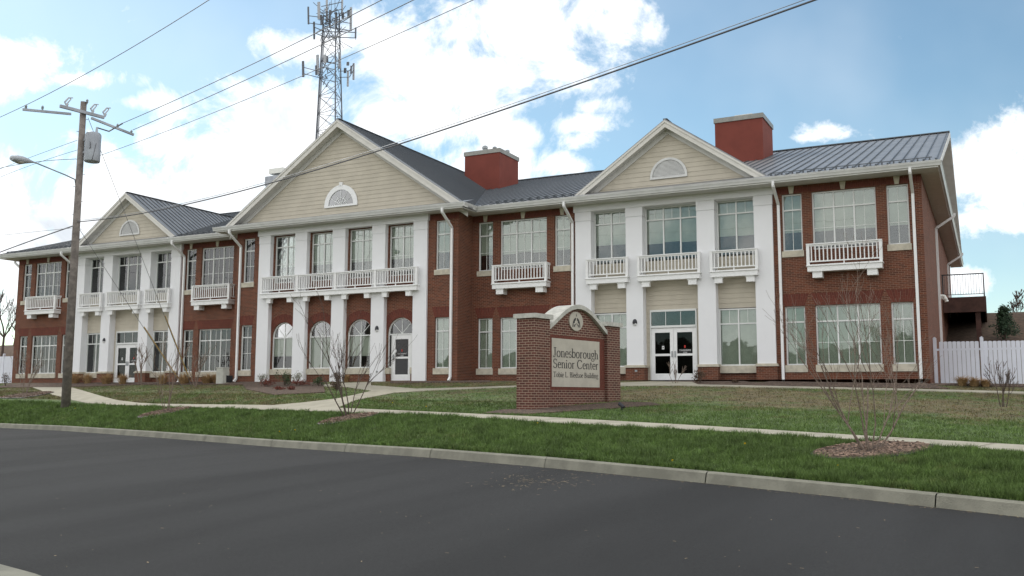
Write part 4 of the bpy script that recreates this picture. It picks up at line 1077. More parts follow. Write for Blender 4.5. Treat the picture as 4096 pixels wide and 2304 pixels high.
# transformer
tcn = pix(371, 590, PD)+(CAM-pc).normalized()*.1; hgt = 118/F*PD; r_ = 30/F*PD*1.0
m = MB(); m.tube([tcn-Vector((0, 0, hgt/2)), tcn-Vector((0, 0, hgt/2-.05)), tcn+Vector((0, 0, hgt/2-.08)), tcn+Vector((0, 0, hgt/2))], [r_*.93, r_, r_, r_*.85], 20); pole_part('transformer', 'galv', m, True)
m = MB(); m.tube([tcn+Vector((0, 0, hgt/2))+XD*.12, tcn+Vector((0, 0, hgt/2+.28))+XD*.12], [.06, .035], 8); pole_part('bushing', 'antenna', m)
m = MB(); m.obox(pix(335, 560, PD), tcn+Vector((0, 0, .3)), .12, .08); m.obox(pix(332, 610, PD), tcn+Vector((0, 0, -.2)), .12, .08); pole_part('bracket', 'galv', m)
bp = tcn+Vector((0, 0, hgt/2+.26))+XD*.12; e2 = pa_(490, 493)+off
m = MB(); m.tube([bp, bp+XD*.5+Vector((0, 0, -.05)), bp.lerp(e2, .75)+Vector((0, 0, -.12)), e2], .03, 6); m.tube([tcn+Vector((0, 0, hgt/2))-XD*.15+off*.8, tcn-XD*.10+off*1.9, pix(330, 625, PD)+off], .018, 5); m.tube([tcn+Vector((0, 0, hgt/2))+XD*.1+off*.8, tcn+XD*.12+off*2.1+Vector((0, 0, .2)), tcn+off*2+Vector((0, 0, -.5)), pix(338, 640, PD)+off], .016, 5); pole_part('jumper_cable', 'wire', m)
m = MB()
for k in range(12): p = pb_.lerp(ptop, .45+k*.045); s_ = 1 if k % 2 else -1; m.tube([p, p+XD*.22*s_], .012, 4)
pole_part('step_bolts', 'wire', m)
# street light on its arm
al = empty('street_light', 'cobra head street light on a long grey arm fixed to the wooden pole', 'street light', pix(303, 716, PD))
A0 = pix(303, 742, PD); A1 = pix(300, 718, PD-.15); A2 = pix(140, 650, PD-1.2); ao = al.location.copy()
relo(MB().tube([A0, A1, A1.lerp(A2, .25)+Vector((0, 0, .02)), A2], .028, 8), ao).build('arm', 'galv', al)
hd = pix(90, 640, PD-1.7); dr = (A2-hd).normalized(); m = MB(); prf = [(-.50, .02), (-.46, .13), (-.30, .19), (-.05, .20), (.2, .14), (.40, .07), (.52, .04)]
ux = dr; uyy = ux.cross(Vector((0, 0, 1))).normalized(); uz = uyy.cross(ux)
rg = [[hd+ux*a+uyy*(r*1.1*cos(2*pi*k/14))+uz*(r*.75*sin(2*pi*k/14)) for k in range(14)] for a, r in prf]
for i in range(len(rg)-1):
    for k in range(14): m.face([rg[i][k], rg[i][(k+1) % 14], rg[i+1][(k+1) % 14], rg[i+1][k]])
m.face(rg[0]); relo(m, ao).build('lamp_head', 'antenna', al, smooth=True)
m = MB(); c_ = hd-uz*.14+ux*-.12; m.tube([c_+uz*.04, c_, c_-uz*.03], [.16, .15, .08], 14); relo(m, ao).build('lens', 'panel', al)

# ------------------------------------------------------------------ overhead lines
def kof(S0, px):
    a = (px-2048)/F; r = S0-CAM; return (a*r.dot(FWD)-r.dot(RT))/(PDIR.dot(RT)-a*PDIR.dot(FWD))
def wire(name_label, S0, pts, rad, ext=(0, 0), name='power_line', m_='wire', group=None, deg=2, n=40):
    ks, zs = [], []
    for (px, py) in pts:
        k = kof(S0, px); p = S0+PDIR*k; D = (p-CAM).dot(FWD)
        for _ in range(3):
            q = pix(px, py, D); D = ((S0+PDIR*k)+Vector((0, 0, q.z-S0.z))-CAM).dot(FWD)
        ks.append(k); zs.append(pix(px, py, D).z)
    deg = min(deg, len(ks)-1); cf = np.polyfit(ks, zs, deg); k0, k1 = min(ks)-ext[0], max(ks)+ext[1]
    P = [Vector(((S0+PDIR*k).x, (S0+PDIR*k).y, float(np.polyval(cf, k)))) for k in np.linspace(k0, k1, n)]
    o = P[0]; mb_ = relo(MB().tube(P, rad, 5), o); ob = mb_.build(name, m_, loc=o); tag(ob, name_label, 'cable', group); return ob
near_arm = pa_(105, 424)
wire('thin power line rising from the left crossarm of the pole', near_arm, [(-20, 476), (92, 428), (333, 300), (835, 0)], .012, (40, 4))
wire('power line leaving the right crossarm nearest the pole, running up across the tower', pa_(490, 493), [(490, 493), (700, 401), (1248, 140), (1526, 0)], .014, (0, 6))
wire('power line from the tip of the right crossarm, crossing the tower top', pa_(525, 525), [(531, 520), (700, 447), (1260, 190), (1653, 0)], .014, (0, 6))
wire('faint third power line rising right behind the pole, lowest of the three in the sky', pix(396, 624, PD+.2), [(396, 624), (700, 510), (1140, 335), (1880, 5)], .010, (0, 5))
wire('thin line going down left behind the pole from transformer height', pix(309, 561, PD+.4), [(309, 561), (111, 633), (0, 675)], .010, (40, 0))
wire('thin line going down left just above the street light arm', pix(309, 600, PD+.4), [(309, 600), (159, 648), (20, 700)], .010, (40, 0))
wire('sagging service wire passing behind the street light head', pix(304, 636, PD+.1), [(304, 636), (164, 645), (0, 671)], .013, (40, 0))
thick = [(324, 888), (350, 884), (483, 866), (700, 826), (900, 782), (1100, 727), (1331, 667), (2000, 443), (2700, 190), (3275, 2)]
tS = pix(315, 890, PD-.2)
wire('thick black bundled cable sagging from the pole across the whole building front', tS, thick, .020, (.4, 9), 'overhead_cable', 'wire', deg=3, n=70)
wire('grey steel strand lashed just above the thick sagging cable', tS+Vector((0, 0, .06)), [(a, b-5*(1+a/1500)) for a, b in thick], .009, (.4, 9), 'support_strand', 'galv', deg=3, n=70)
wire('thick cable descending left from the pole past the end of the roof', pix(288, 905, PD-.2), [(290, 905), (200, 935), (100, 973), (0, 1009)], .026, (40, 0), 'overhead_cable', 'wire')
wire('thin wire running left from the pole just above the thick descending cable', pix(250, 916, PD), [(288, 912), (120, 929), (0, 941)], .009, (40, 0), 'overhead_cable', 'wire_light')
for i, (p0, gpx, g1, g2, lab) in enumerate((((310, 905), (745, 1563), (576, 1308), (707, 1507), 'left guy wire with yellow guard, anchored in the brown lawn'), ((352, 470), (773, 1554), (660, 1263), (752, 1500), 'right guy wire with yellow guard, anchored in the brown lawn'))):
    g = ground(*gpx); a = pix(p0[0], p0[1], PD)
    o = empty('guy_wire', lab, 'guy wire', g, 'guy wires of the utility pole')
    relo(MB().tube([g-Vector((0, 0, .1)), a], .010, 4), g).build('strand', 'wire_light', o)
    def onl(px):
        lo, hi = 0, 1
        for _ in range(40):
            mdl = (lo+hi)/2; p = g.lerp(a, mdl)-CAM; x = 2048+F*p.dot(RT)/p.dot(FWD)
            if x > px: lo = mdl
            else: hi = mdl
        return g.lerp(a, lo)
    relo(MB().tube([onl(g1[0]), onl(g2[0])], .024, 8), g).build('guard', 'guard', o)

# ------------------------------------------------------------------ antenna tower
TD = 112; tb = pix(1322, 1540, TD); tb.z = 3.5
tw = empty('antenna_tower', 'tall galvanised lattice tower with panel antennas behind the central gable', 'tower', tb)
def legp(px_top, px_bot, dd): 
    a = pix(px_top, 60, TD+dd); b = pix(px_bot, 520, TD+dd); d_ = (b-a)/(b.z-a.z); z0 = 3.5; return a, a+d_*(z0-a.z)
LG = [legp(1294, 1266, 0), legp(1342, 1341, -2.0), legp(1357, 1369, 1.2)]
m = MB()
for a, b in LG: m.tube([b, a], [.11, .07], 6)
relo(m, tb).build('legs', 'tower_steel', tw)
m = MB(); lp = lambda i, z: LG[i][1].lerp(LG[i][0], (z-LG[i][1].z)/(LG[i][0].z-LG[i][1].z)); zt_ = LG[0][0].z
z = 3.5; stp = 2.1
while z < zt_-1:
    z2 = min(z+stp, zt_)
    for i in range(3):
        j = (i+1) % 3; m.tube([lp(i, z), lp(j, z)], .035, 4, False); m.tube([lp(i, z), lp(j, z2)], .03, 4, False); m.tube([lp(j, z), lp(i, z2)], .03, 4, False)
    z = z2
relo(m, tb).build('bracing', 'tower_steel', tw)
m = MB()
for k in range(3): q = Vector((.10*(k % 3)+.15, .10*(k//3), 0)); m.tube([lp(0, 3.5)+q, lp(0, zt_-2)+q], .03, 4, False)
relo(m, tb).build('feed_cables', 'tower_steel', tw)
ANT = [(1233, 27, 97, .16, 1), (1275, 8, 77, .34, 0), (1307, -8, 87, .22, 0), (1369, -20, 62, .20, 0), (1404, 29, 124, .26, 0), (1395, 40, 70, .3, 1), (1256, 87, 157, .20, 1), (1423, 110, 153, .14, 1), (1285, 60, 100, .25, 1), (1372, 50, 75, .3, 1), (1320, 40, 110, .2, 1), (1345, 50, 115, .2, 1),
       (1212, 244, 308, .26, 1), (1270, 219, 298, .34, 0), (1299, 219, 252, .34, 0), (1308, 224, 246, .24, 1), (1359, 209, 275, .30, 0), (1415, 253, 319, .22, 0), (1392, 285, 346, .20, 0), (1405, 263, 296, .16, 1), (1381, 272, 292, .3, 1), (1392, 248, 262, .3, 1), (1264, 262, 300, .2, 1)]
for i, (px, y0, y1, w_, dk_) in enumerate(ANT):
    dd = ((i*37) % 7-3)*.5; a = pix(px, y0, TD+dd); b = pix(px+(1 if px < 1320 else -1), y1, TD+dd)
    relo(MB().obox(b, a, w_, .14, up=(0, 1, 0)), tb).build('antenna', 'tower_steel' if dk_ else 'antenna', tw)
m = MB(); tier = lambda y: pix(1325, y, TD).z
def P_(px, py, dd=0): return pix(px, py, TD+dd)
for dd in (-1.6, 1.4):
    for y in (66, 95): m.tube([P_(1234, y-3, dd), P_(1290, y+4, 0), P_(1350, y-28, dd)], .05, 4); m.tube([P_(1286, y-40, dd), P_(1368, y-58, -dd)], .05, 4); m.tube([P_(1405, y-30, dd), P_(1350, y+4, 0)], .05, 4); m.tube([P_(1405, y+28, dd), P_(1300, y+10, -dd)], .05, 4)
    for y in (130, 152): m.tube([P_(1256, y-22, dd), P_(1300, y-3, 0), P_(1350, y-3, dd), P_(1425, y, -dd)], .05, 4)
    for y in (273, 298): m.tube([P_(1213, y-4, dd), P_(1285, y+15, 0)], .045, 4); m.tube([P_(1355, y+12, 0), P_(1398, y+10, dd), P_(1415, y-20, dd)], .045, 4); m.tube([P_(1285, y-30, dd), P_(1340, y-20, -dd)], .05, 4)
rr = random.Random(3)
for k in range(60): a = P_(rr.uniform(1288, 1368), rr.uniform(35, 165), rr.uniform(-1.5, 1.5)); m.tube([a, a+Vector((rr.uniform(-1.4, 1.4), rr.uniform(-1, 1), rr.uniform(-1.5, 1.5)))], .035, 4)
for k in range(16): a = P_(rr.uniform(1280, 1330), rr.uniform(262, 330), rr.uniform(-1, 1)); m.tube([a, a+Vector((rr.uniform(-.6, .6), 0, rr.uniform(-1, 1)))], .05, 4)
for px in (1256, 1325, 1340, 1423): m.tube([P_(px, 0 if px > 1300 and px < 1400 else 110), P_(px, 60 if px > 1300 and px < 1400 else 160)], .03, 4)
relo(m, tb).build('antenna_mounts', 'tower_steel', tw)

# ------------------------------------------------------------------ plants
def bare(mb_, p, d, L, r, depth, rnd, up_bias=.25, spread=.5, n=5, kids=(2, 3), minr=.003):
    seg = 3; pts = [Vector(p)]; dd = Vector(d).normalized()
    for i in range(seg):
        dd = (dd + Vector((rnd.gauss(0, .10), rnd.gauss(0, .10), rnd.gauss(0, .05)+up_bias*.15))).normalized(); pts.append(pts[-1]+dd*L/seg)
    mb_.tube(pts, [max(minr, r*(1-.45*i/seg)) for i in range(seg+1)], n, cap=False)
    if depth <= 0: return
    for k in range(rnd.randint(*kids)):
        f = rnd.uniform(.35, 1.0); q = pts[0].lerp(pts[-1], f) if f < .95 else pts[-1]
        i = min(seg-1, int(f*seg)); q = pts[i].lerp(pts[i+1], f*seg-i) if f < 1 else pts[-1]
        nd = (dd + Vector((rnd.gauss(0, spread), rnd.gauss(0, spread), rnd.uniform(-.1, .3)+up_bias*.3))).normalized()
        bare(mb_, q, nd, L*rnd.uniform(.5, .8), max(minr, r*.50), depth-1, rnd, up_bias, spread, max(3, n-1), kids, minr)
def shrub_tree(px, py, top, spread_px, stems, label, seed, m_='bark', lean=0, depth=3, r=.016, kids=(2, 4), group='young bare trees on the lawn', minr=.0035, name='young_tree'):
    g = ground(px, py); D = (g-CAM).dot(FWD); Hh = (py-top)/F*D; W = spread_px/F*D; rnd = random.Random(seed)
    o = empty(name, label, 'tree', g, group)
    for i in range(stems):
        a = (i+.5)/stems*2-1+rnd.uniform(-.12, .12); m = MB(); s = Vector((R0.x*a*.08, R0.y*a*.08, -.05)) + FH*rnd.uniform(-.05, .05)
        d = (Vector((0, 0, 1)) + R0*(a*W/Hh*1.25+lean) + FH*rnd.uniform(-.35, .35)*W/Hh); d.normalize()
        bare(m, s, d, Hh*rnd.uniform(.40, .56), r*rnd.uniform(.7, 1.2), depth, rnd, .35, .33, 6, kids, minr); m.build('stem', m_, o)
    return o, g, D
def ov(g, r, a): q = g + R0*(r*cos(a)) + FH*(r*.60*sin(a)); return Vector((q.x, q.y, 0))
def planting_ring(px, py, wpx, label, fy=1.0):
    g = ground(px, py); D = (g-CAM).dot(FWD); r = wpx/2/F*D; o = empty('planting_ring', label, 'planting bed', g, 'edged mulch rings round the young trees')
    n = 40; P = []
    for k in range(n): q = ov(g, r, 2*pi*k/n); P.append(Vector((q.x, q.y, gz(q.x, q.y)+.02)))
    m = MB(); lift = Vector((0, 0, .03))
    m.tube(P+[P[0]], .022, 6, cap=False); relo(m, g).build('edging', 'edging', o)
    m = MB(); nr = 8; rnd = random.Random(px)
    G_ = [[ov(g, r*(i/nr), 2*pi*k/n) for k in range(n)] for i in range(nr+1)]
    hh = [[rnd.uniform(0, .02) for k in range(n)] for i in range(nr+1)]; hh[0] = [.02]*n
    for i in range(nr+1):
        for k in range(n): q = G_[i][k]; q.z = gz(q.x, q.y)+.03+.03*(1-i/nr)+hh[i][k]
    for i in range(nr):
        for k in range(n): m.face([G_[i][k], G_[i][(k+1) % n], G_[i+1][(k+1) % n], G_[i+1][k]])
    relo(m, g).build('mulch', 'mulch', o)
    m = MB()
    for k in range(700):
        a = rnd.uniform(0, 2*pi); rr_ = r*.95*math.sqrt(rnd.random()); c = ov(g, rr_, a); c.z = gz(c.x, c.y)+.06
        u_ = Vector((rnd.gauss(0, 1), rnd.gauss(0, 1), rnd.gauss(0, .3))).normalized()*rnd.uniform(.012, .035); v_ = u_.orthogonal().normalized()*rnd.uniform(.006, .012); m.face([c-u_-v_, c+u_-v_, c+u_+v_, c-u_+v_])
    q = relo(m, g).build('wood_chips', 'chips', o); q['kind'] = 'stuff'
    POLYS.append([tuple(ov(g, r, 2*pi*k/24).xy) for k in range(24)]); return o
RINGS = []
planting_ring(3488, 1806, 475, 'dark edged oval of wood chips under the large near bare tree')
planting_ring(1393, 1677, 243, 'mulch ring at the foot of the middle bare tree beside the path fork')
planting_ring(662, 1650, 215, 'mulch ring under the thin bare tree on the left verge')
planting_ring(98, 1583, 225, 'mulch ring under the leftmost small tree near the building corner')
shrub_tree(3480, 1812, 1090, 330, 7, 'large many stemmed bare young tree in the near right planting ring', 5, 'bark', depth=4, r=.018, kids=(2, 3), minr=.0022)
shrub_tree(1392, 1668, 1225, 180, 7, 'spreading bare young tree on the verge in front of the central porch', 11, 'bark_dark', depth=3, r=.020, kids=(2, 3), lean=-.08, minr=.0038)
shrub_tree(665, 1646, 1345, 55, 5, 'thin upright bare young tree on the left verge right of the pole', 21, 'bark', depth=3, r=.017, kids=(2, 3), minr=.0045)
shrub_tree(100, 1580, 1375, 50, 6, 'dark bare young tree at the far left in front of the corner windows', 31, 'bark', depth=3, r=.018, kids=(2, 3), minr=.006)
shrub_tree(1688, 1517, 1205, 34, 3, 'tall slim sapling with a few leaves against the last central pillar', 41, 'bark', depth=3, r=.03, kids=(2, 4), minr=.009, group='slim saplings by the facade', name='sapling')
shrub_tree(562, 1538, 1335, 24, 3, 'slim bare sapling before the pillar beside the left porch doors', 43, 'bark', depth=3, r=.03, kids=(2, 3), minr=.011, group='slim saplings by the facade', name='sapling')
shrub_tree(4012, 1628, 1432, 36, 4, 'small sapling with withered leaves on the lawn below the white fence', 47, 'bark_dark', depth=3, r=.016, kids=(2, 4), minr=.005, group='slim saplings by the facade', name='sapling')
shrub_tree(2702, 1535, 1440, 22, 4, 'twiggy low bare shrub right of the right porch doors', 51, 'bark', depth=2, r=.012, kids=(2, 4), minr=.006, group='low plants by the facade', name='shrub')
shrub_tree(782, 1545, 1330, 50, 4, 'bare sapling with crossing stems before the left inner windows', 53, 'bark', depth=2, r=.022, kids=(2, 3), minr=.009, group='slim saplings by the facade', name='sapling')
def leafy(px, py, wpx, hpx, m_, label, seed, dens=1.0, name='shrub', cat='shrub', leaf=.035, up=0):
    g = ground(px, py); D = (g-CAM).dot(FWD); W = wpx/2/F*D; Hh = hpx/F*D; rnd = random.Random(seed); o = empty(name, label, cat, g, 'low plants by the facade')
    m = MB(); nst = 9
    for i in range(nst): a = rnd.uniform(0, 2*pi); e_ = Vector((cos(a)*W*rnd.uniform(.2, .8), sin(a)*W*.7, Hh*rnd.uniform(.6, .95))); m.tube([(0, 0, -.03), e_*.5+Vector((0, 0, Hh*.1)), e_], [.008, .006, .004], 4, False)
    m.build('stem', 'bark_dark', o)
    m = MB(); nl = int(420*dens)
    cl = [Vector((rnd.gauss(0, .42)*W, rnd.gauss(0, .42)*W, Hh*(.35+.5*rnd.random()))) for _ in range(9)]
    for k in range(nl):
        c = rnd.choice(cl)+Vector((rnd.gauss(0, .22)*W, rnd.gauss(0, .22)*W, rnd.gauss(0, .16)*Hh)); c.z = max(.02, c.z)
        u_ = Vector((rnd.gauss(0, 1), rnd.gauss(0, 1), rnd.gauss(0, 1))).normalized()*leaf*rnd.uniform(.5, 1.1); v_ = u_.orthogonal().normalized()*leaf*.5; m.face([c-u_, c+v_, c+u_, c-v_])
    m.build('foliage', m_, o); return o
def tuft(px, py, wpx, hpx, label, seed, n=260, m_='dry_grass', name='ornamental_grass'):
    g = ground(px, py); D = (g-CAM).dot(FWD); W = wpx*.8/F*D; Hh = hpx*1.25/F*D; rnd = random.Random(seed)
    m = MB()
    for k in range(n):
        a = rnd.uniform(0, 2*pi); b = Vector((cos(a), sin(a), 0)); rr_ = rnd.random(); h_ = Hh*rnd.uniform(.55, 1.05)*(1-.3*rr_); p0 = b*W*.25*rnd.random(); p1 = p0+b*W*.35*rr_+Vector((0, 0, h_*.65)); p2 = p0+b*W*(.3+.75*rr_)+Vector((0, 0, h_*rnd.uniform(.75, 1.0)))
        t_ = Vector((-b.y, b.x, 0))*.010; m.face([p0-t_, p0+t_, p1+t_*.8, p1-t_*.8]); m.face([p1-t_*.8, p1+t_*.8, p2])
    m.v = [tuple(v) for v in m.v]; o = m.build(name, m_, loc=g); tag(o, label, 'ornamental grass', 'low plants by the facade'); return o
for i, a in enumerate([(1140, 1545, 55, 62, 'leaf_green', 'dark green rounded shrub, tallest in the central mulch bed', 1.3), (1045, 1530, 50, 38, 'leaf_pale', 'pale leaved shrub at the foot of the first central pillar', .7), (1190, 1530, 56, 40, 'leaf_pale', 'pale leaved shrub at the foot of the second central pillar', .7),
        (1275, 1547, 36, 36, 'leaf_green', 'small green shrub at the right end of the central mulch bed', 1.0), (1062, 1550, 70, 32, 'leaf_red', 'reddish brown low shrub at the left of the central mulch bed', .8), (1112, 1562, 40, 16, 'leaf_red', 'lowest russet plant in front of the green shrub', .6),
        (1166, 1562, 36, 16, 'leaf_red', 'small russet plant beside the lowest one in the mulch bed', .6), (1205, 1545, 80, 24, 'leaf_red', 'wide russet shrub between the two green shrubs', .8), (1348, 1562, 50, 34, 'leaf_brown', 'brown shrub where the path forks behind the middle tree', .8),
        (1350, 1528, 44, 40, 'leaf_brown', 'brown shrub under the third arched window', .7), (2800, 1535, 44, 52, 'leaf_brown', 'small round bush under the right porch window', .8), (1822, 1524, 60, 18, 'leaf_red', 'dark red low plant beside the downspout of the central block', .9), (1705, 1518, 30, 60, 'leaf_pale', 'grey leaved plant hugging the last central pillar', .7),
        (20, 1545, 40, 50, 'leaf_brown', 'brown bush in front of the left fence', .6), (2940, 1533, 30, 14, 'leaf_brown', 'tiny withered plant below the fourth right pillar', .4)]):
    leafy(a[0], a[1], a[2], a[3], a[4], a[5], 60+i, a[6])
for i, a in enumerate([(1832, 1520, 55, 48, 'tan ornamental grass beside the central block downspout'), (1880, 1520, 50, 42, 'pale tan grass tuft left of the air conditioner on the right'), (3850, 1543, 70, 42, 'leftmost tan grass clump at the foot of the white fence'), (3898, 1546, 66, 38, 'middle tan grass clump at the foot of the white fence'), (3945, 1547, 60, 34, 'rightmost tan grass clump at the foot of the white fence'),
        (300, 1535, 60, 44, 'tan grass clump under the left corner windows'), (350, 1535, 60, 46, 'tan grass clump just right of the one under the corner windows'), (425, 1537, 70, 48, 'tan grass clump beside the left porch window'), (490, 1538, 60, 46, 'tan grass clump left of the left porch doors'),
        (650, 1537, 70, 46, 'tan grass clump right of the left porch doors'), (735, 1536, 90, 48, 'tan grass clump by the downspout of the left porch'), (830, 1534, 90, 44, 'tan grass clump under the wide left inner windows'), (868, 1533, 60, 42, 'tan grass clump touching the left air conditioner'), (1385, 1528, 40, 30, 'small tan grass clump by the third arched window')]):
    tuft(a[0], a[1], a[2], a[3], a[4], 90+i)
def acunit(px, py, wpx, label, m_='ac_unit'):
    g = ground(px, py); D = (g-CAM).dot(FWD); s = wpx/F*D*.72; o = empty('air_conditioner', label, 'air conditioner', g, 'outdoor air conditioners by the wall', 0)
    m = MB(); m.box(-s/2, s/2, -s/2, s/2, .03, s*.92); m.box(-s/2-.02, s/2+.02, -s/2-.02, s/2+.02, s*.92, s*.97)
    for k in range(9): z = .1+k*s*.085; m.box(-s/2-.012, s/2+.012, -s/2-.012, s/2+.012, z, z+.012)
    m.build('case', m_, o); m = MB()
    for k in range(4): m.tube([(s*.1*(k+1)*cos(a), s*.1*(k+1)*sin(a), s*.98) for a in [2*pi*j/16 for j in range(17)]], .008, 4, False)
    m.build('fan_guard', 'black_metal', o); MB().box(-s/2-.05, s/2+.05, -s/2-.05, s/2+.05, -.15, .03).build('pad', 'concrete', o)
acunit(1908, 1522, 58, 'beige air conditioner in the corner right of the central block')
acunit(906, 1533, 44, 'dark air conditioner left of the central block downspout', 'black_metal')
g = ground(889, 1535); o = MB().box(-.22, .22, -.2, .2, -.1, .75).box(-.24, .24, -.22, .22, .75, .79).box(-.15, .15, -.215, -.2, .2, .6).build('utility_box', 'ac_unit', loc=g); tag(o, 'pale utility box left of the dark air conditioner', 'utility box')
def conifer(px, py, top, wpx, D, label, seed):
    b = ground(px, py); D = (b-CAM).dot(FWD); tz = pix(px, top, D).z; Hh = tz-b.z; W = wpx/2/F*D; rnd = random.Random(seed); o = empty('evergreen_tree', label, 'tree', b)
    MB().tube([(0, 0, -.2), (0, 0, Hh*.9)], [.10, .03], 6).build('trunk', 'bark_dark', o); m = MB()
    for k in range(90):
        f = rnd.random()**.8; a = rnd.uniform(0, 2*pi); L = W*(1.05-f*.85)*rnd.uniform(.6, 1.1); z = Hh*(.08+.88*f); c0 = Vector((0, 0, z)); dd = Vector((cos(a), sin(a), rnd.uniform(-.05, .35)))
        for j in range(26):
            q = c0+dd*L*rnd.random()+Vector((rnd.gauss(0, .07), rnd.gauss(0, .07), rnd.gauss(0, .07))); u_ = Vector((rnd.gauss(0, 1), rnd.gauss(0, 1), rnd.gauss(0, .7))).normalized()*.085; v_ = u_.orthogonal().normalized()*.03; m.face([q-u_, q+v_, q+u_, q-v_])
    m.build('crown', 'needle', o)
conifer(4022, 1362, 1226, 130, 52, 'small dark evergreen standing on the brown bank behind the white fence', 3)
def far_tree(px, base, top, wpx, D, label, seed, r=.12):
    b = pix(px, base, D); b.z = gz(b.x, b.y)-.1; Hh = pix(px, top, D).z-b.z; W = wpx/F*D; rnd = random.Random(seed); o = empty('bare_tree', label, 'tree', b)
    m = MB(); t1 = Vector((.1, 0, Hh*.35)); m.tube([(0, 0, 0), t1], [r, r*.75], 7); m.build('trunk', 'bark_dark', o); m = MB()
    bare(m, t1*.98, (0, 0, 1), Hh*.4, r*.7, 4, rnd, .3, .30, 5, (3, 4), .016)
    for k in range(5): a = rnd.uniform(0, 2*pi); bare(m, t1*rnd.uniform(.8, 1), (cos(a)*.6, sin(a)*.6, .8), Hh*.32, r*.45, 3, rnd, .4, .4, 4, (2, 4), .016)
    m.build('crown', 'bark_dark', o)
far_tree(12, 1362, 1165, 60, 84, 'bare tree on the bank at the left edge of the picture', 5)
far_tree(-40, 1362, 1230, 50, 90, 'bare tree mostly outside the left edge of the picture', 6)
far_tree(56, 1362, 1300, 40, 92, 'low bare tree on the left bank next to the building corner', 8, .08)
far_tree(4062, 1275, 1185, 40, 66, 'thin bare tree on the crest behind the evergreen', 9, .05)
# across the street, behind the camera: what the panes mirror
m = MB(); rnd = random.Random(12); base = CAM-FH*75
for row in range(2):
    for k in range(150):
        p = base + R0*(-200+k*2.7+rnd.uniform(-1, 1)) - FH*row*9; h_ = rnd.uniform(6.5, 9.5)+1.5*row+1.5*sin(k*.23); r_ = rnd.uniform(2.2, 3.6); n = 8; prev = None
        for q in range(5):
            rr_ = r_*[.9, 1.1, 1.0, .7, .15][q]*rnd.uniform(.9, 1.1); z = -3+(h_+3)*[0, .45, .7, .9, 1][q]; cur = [(p.x+rr_*cos(2*pi*j/n), p.y+rr_*sin(2*pi*j/n), z+rnd.uniform(-.3, .3)*(q > 0)) for j in range(n)]
            if prev:
                for j in range(n): m.face([prev[j], prev[(j+1) % n], cur[(j+1) % n], cur[j]])
            prev = cur
o = m.build('far_woods', 'woods'); o['kind'] = 'stuff'
for i, (l, d, h_) in enumerate(((-17, -16, 11), (-9, -24, 13))):
    b = CAM+R0*l+FH*d; b.z = -2.3; rnd = random.Random(70+i); o = empty('street_tree', ['bare tree across the street mirrored in the upper windows', 'taller bare tree across the street mirrored in the windows'][i], 'tree', b)
    m = MB(); t1 = Vector((0, 0, h_*.25)); m.tube([(0, 0, 0), t1], [.22, .16], 8); m.build('trunk', 'bark_dark', o); m = MB()
    for k in range(6): a = k*1.05; bare(m, t1*.97, (cos(a)*.55, sin(a)*.55, 1), h_*.30, .10, 4, rnd, .4, .35, 4, (2, 4), .012)
    m.build('crown', 'bark_dark', o)

# ------------------------------------------------------------------ grass, debris
def inpoly(P, poly):
    x, y = P[:, 0], P[:, 1]; c = np.zeros(len(P), bool); n = len(poly)
    for i in range(n):
        x0, y0 = poly[i]; x1, y1 = poly[(i+1) % n]
        if y0 == y1: continue
        c ^= ((y0 > y) != (y1 > y)) & (x < (x1-x0)*(y-y0)/(y1-y0)+x0)
    return c
T = np.array([[tuple(p)+(d,) for (p, d, s_) in line] for line in trow])     # columns x rows x (x,y,z,dry)
secs = np.cumsum([0]+SUBS)
def blades(n, s0, s1, x0, x1, hmin, hmax, wd, bias=1.0):
    u = (rng.uniform(x0, x1, n)-cols[0])/75; v = s0 + (s1-s0)*rng.random(n)**bias
    i = np.floor(u).astype(int); j = np.floor(v).astype(int); fu = (u-i)[:, None]; fv = (v-j)[:, None]
    P = (T[i, j]*(1-fu)*(1-fv)+T[i+1, j]*fu*(1-fv)+T[i, j+1]*(1-fu)*fv+T[i+1, j+1]*fu*fv); return P, rng.uniform(hmin, hmax, n), np.full(n, wd)
B = [blades(170000, .05, secs[1]-.05, -150, 4350, .04, .12, .011), blades(66000, secs[2]+.05, secs[2]+4.5, -150, 4350, .03, .065, .012), blades(55000, secs[2]+4, secs[3]+4, -150, 4350, .02, .045, .016),
     blades(42000, .05, secs[1]-.05, 4350, 6300, .04, .12, .012), blades(34000, secs[2]+.05, secs[3]+3, 4350, 5600, .03, .065, .012),
     blades(9000, .0, .35, -150, 4350, .05, .11, .011), blades(7000, secs[1]-.5, secs[1]+.02, 600, 4350, .04, .10, .011), blades(6000, secs[2]-.02, secs[2]+.35, 600, 4350, .04, .09, .011)]
P = np.concatenate([b[0] for b in B]); hh = np.concatenate([b[1] for b in B]); ww = np.concatenate([b[2] for b in B])
keep = np.ones(len(P), bool)
for poly in POLYS: keep &= ~inpoly(P[:, :2], poly)
for (x, y, r) in RINGS: keep &= (P[:, 0]-x)**2+(P[:, 1]-y)**2 > (r*.99)**2
clump = np.sin(P[:, 0]*5.1+np.sin(P[:, 1]*3.7)*2)*np.sin(P[:, 1]*4.3+np.sin(P[:, 0]*2.9)*2); hh *= 1+.45*clump
P, hh, ww = P[keep], hh[keep], ww[keep]; n = len(P)
dist = np.hypot(P[:, 0]-CAM.x, P[:, 1]-CAM.y); ww = ww*np.clip(dist/14, .8, 2.6)
a = rng.uniform(0, 2*pi, n); ln = rng.normal(0, .45, (n, 2))*hh[:, None]
v3 = np.zeros((n, 3, 3), np.float32); ox, oy = np.cos(a)*ww/2, np.sin(a)*ww/2
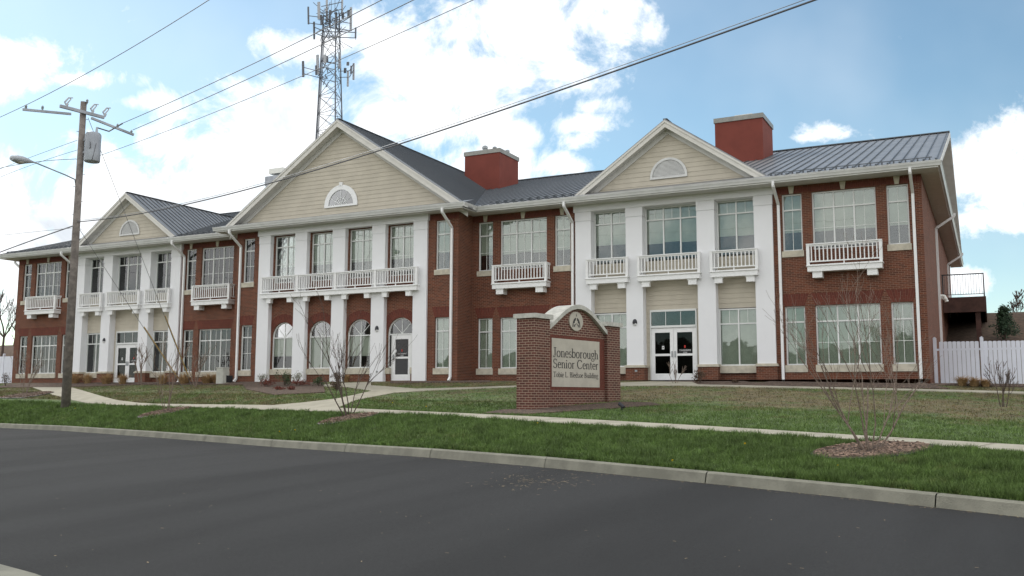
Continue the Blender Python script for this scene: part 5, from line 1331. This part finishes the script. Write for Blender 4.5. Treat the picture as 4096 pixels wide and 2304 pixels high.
v3[:, 0] = np.stack([P[:, 0]-ox, P[:, 1]-oy, P[:, 2]-.01], 1); v3[:, 1] = np.stack([P[:, 0]+ox, P[:, 1]+oy, P[:, 2]-.01], 1); v3[:, 2] = np.stack([P[:, 0]+ln[:, 0], P[:, 1]+ln[:, 1], P[:, 2]+hh], 1)
me = bpy.data.meshes.new('grass'); me.vertices.add(3*n); me.vertices.foreach_set('co', v3.ravel()); me.loops.add(3*n); me.loops.foreach_set('vertex_index', np.arange(3*n, dtype=np.int32)); me.polygons.add(n); me.polygons.foreach_set('loop_start', np.arange(0, 3*n, 3, dtype=np.int32)); me.update(); me.validate()
me.materials.append(MATS['blade']); at = me.attributes.new('dry', 'FLOAT', 'POINT'); at.data.foreach_set('value', np.repeat(P[:, 3], 3).astype(np.float32))
o = link(bpy.data.objects.new('grass', me)); o['kind'] = 'stuff'
RBV = BVHTree.FromPolygons([tuple(p) for l_ in rl for p in l_], [(i*9+j, i*9+j+1, i*9+10+j, i*9+9+j) for i in range(len(rl)-1) for j in range(8)])
m = MB(); rnd = random.Random(4)
for k in range(620):
    px, py = (lambda q: (q, ip(q, [a_ for a_, b_ in RK])+62*(.35+.65*q/4096)+abs(rnd.gauss(0, 5))))(rnd.uniform(300, 4090)) if k >= 260 else (rnd.gauss(2150, 130), rnd.gauss(1925, 16)) if k < 170 else (rnd.uniform(200, 4000), rnd.uniform(1800, 2290))
    d = (FWD + RT*((px-2048)/F) - UP*((py-1152)/F)).normalized(); h_ = RBV.ray_cast(CAM, d)[0]
    if h_ is None: continue
    a = rnd.uniform(0, pi); L = rnd.uniform(.008, .03)*(1 if k < 170 else .7); u_ = Vector((cos(a), sin(a), 0))*L; v_ = Vector((-sin(a), cos(a), 0))*L*.25; c = h_+Vector((0, 0, .006)); m.face([c-u_-v_, c+u_-v_, c+u_+v_, c-u_+v_])
o = m.build('debris', 'straw'); o['kind'] = 'stuff'

m = MB()
for (px, py) in ((1570, 1619), (1705, 1635), (1118, 1736), (1180, 1730), (2690, 1858), (2980, 1790), (300, 1640), (2150, 1705), (3350, 1880)):
    g = ground(px, py, .07)
    m.face([g+(RT*cos(a)+UP*sin(a))*.018+FWD*-.01*sin(a) for a in [2*pi*k/8 for k in range(8)]]); m.face([g+Vector((cos(a), sin(a), 0))*.018 for a in [2*pi*k/8 for k in range(8)]])
mat('yellow', (.75, .55, .02), .8)
o = m.build('dandelions', 'yellow'); o['kind'] = 'stuff'
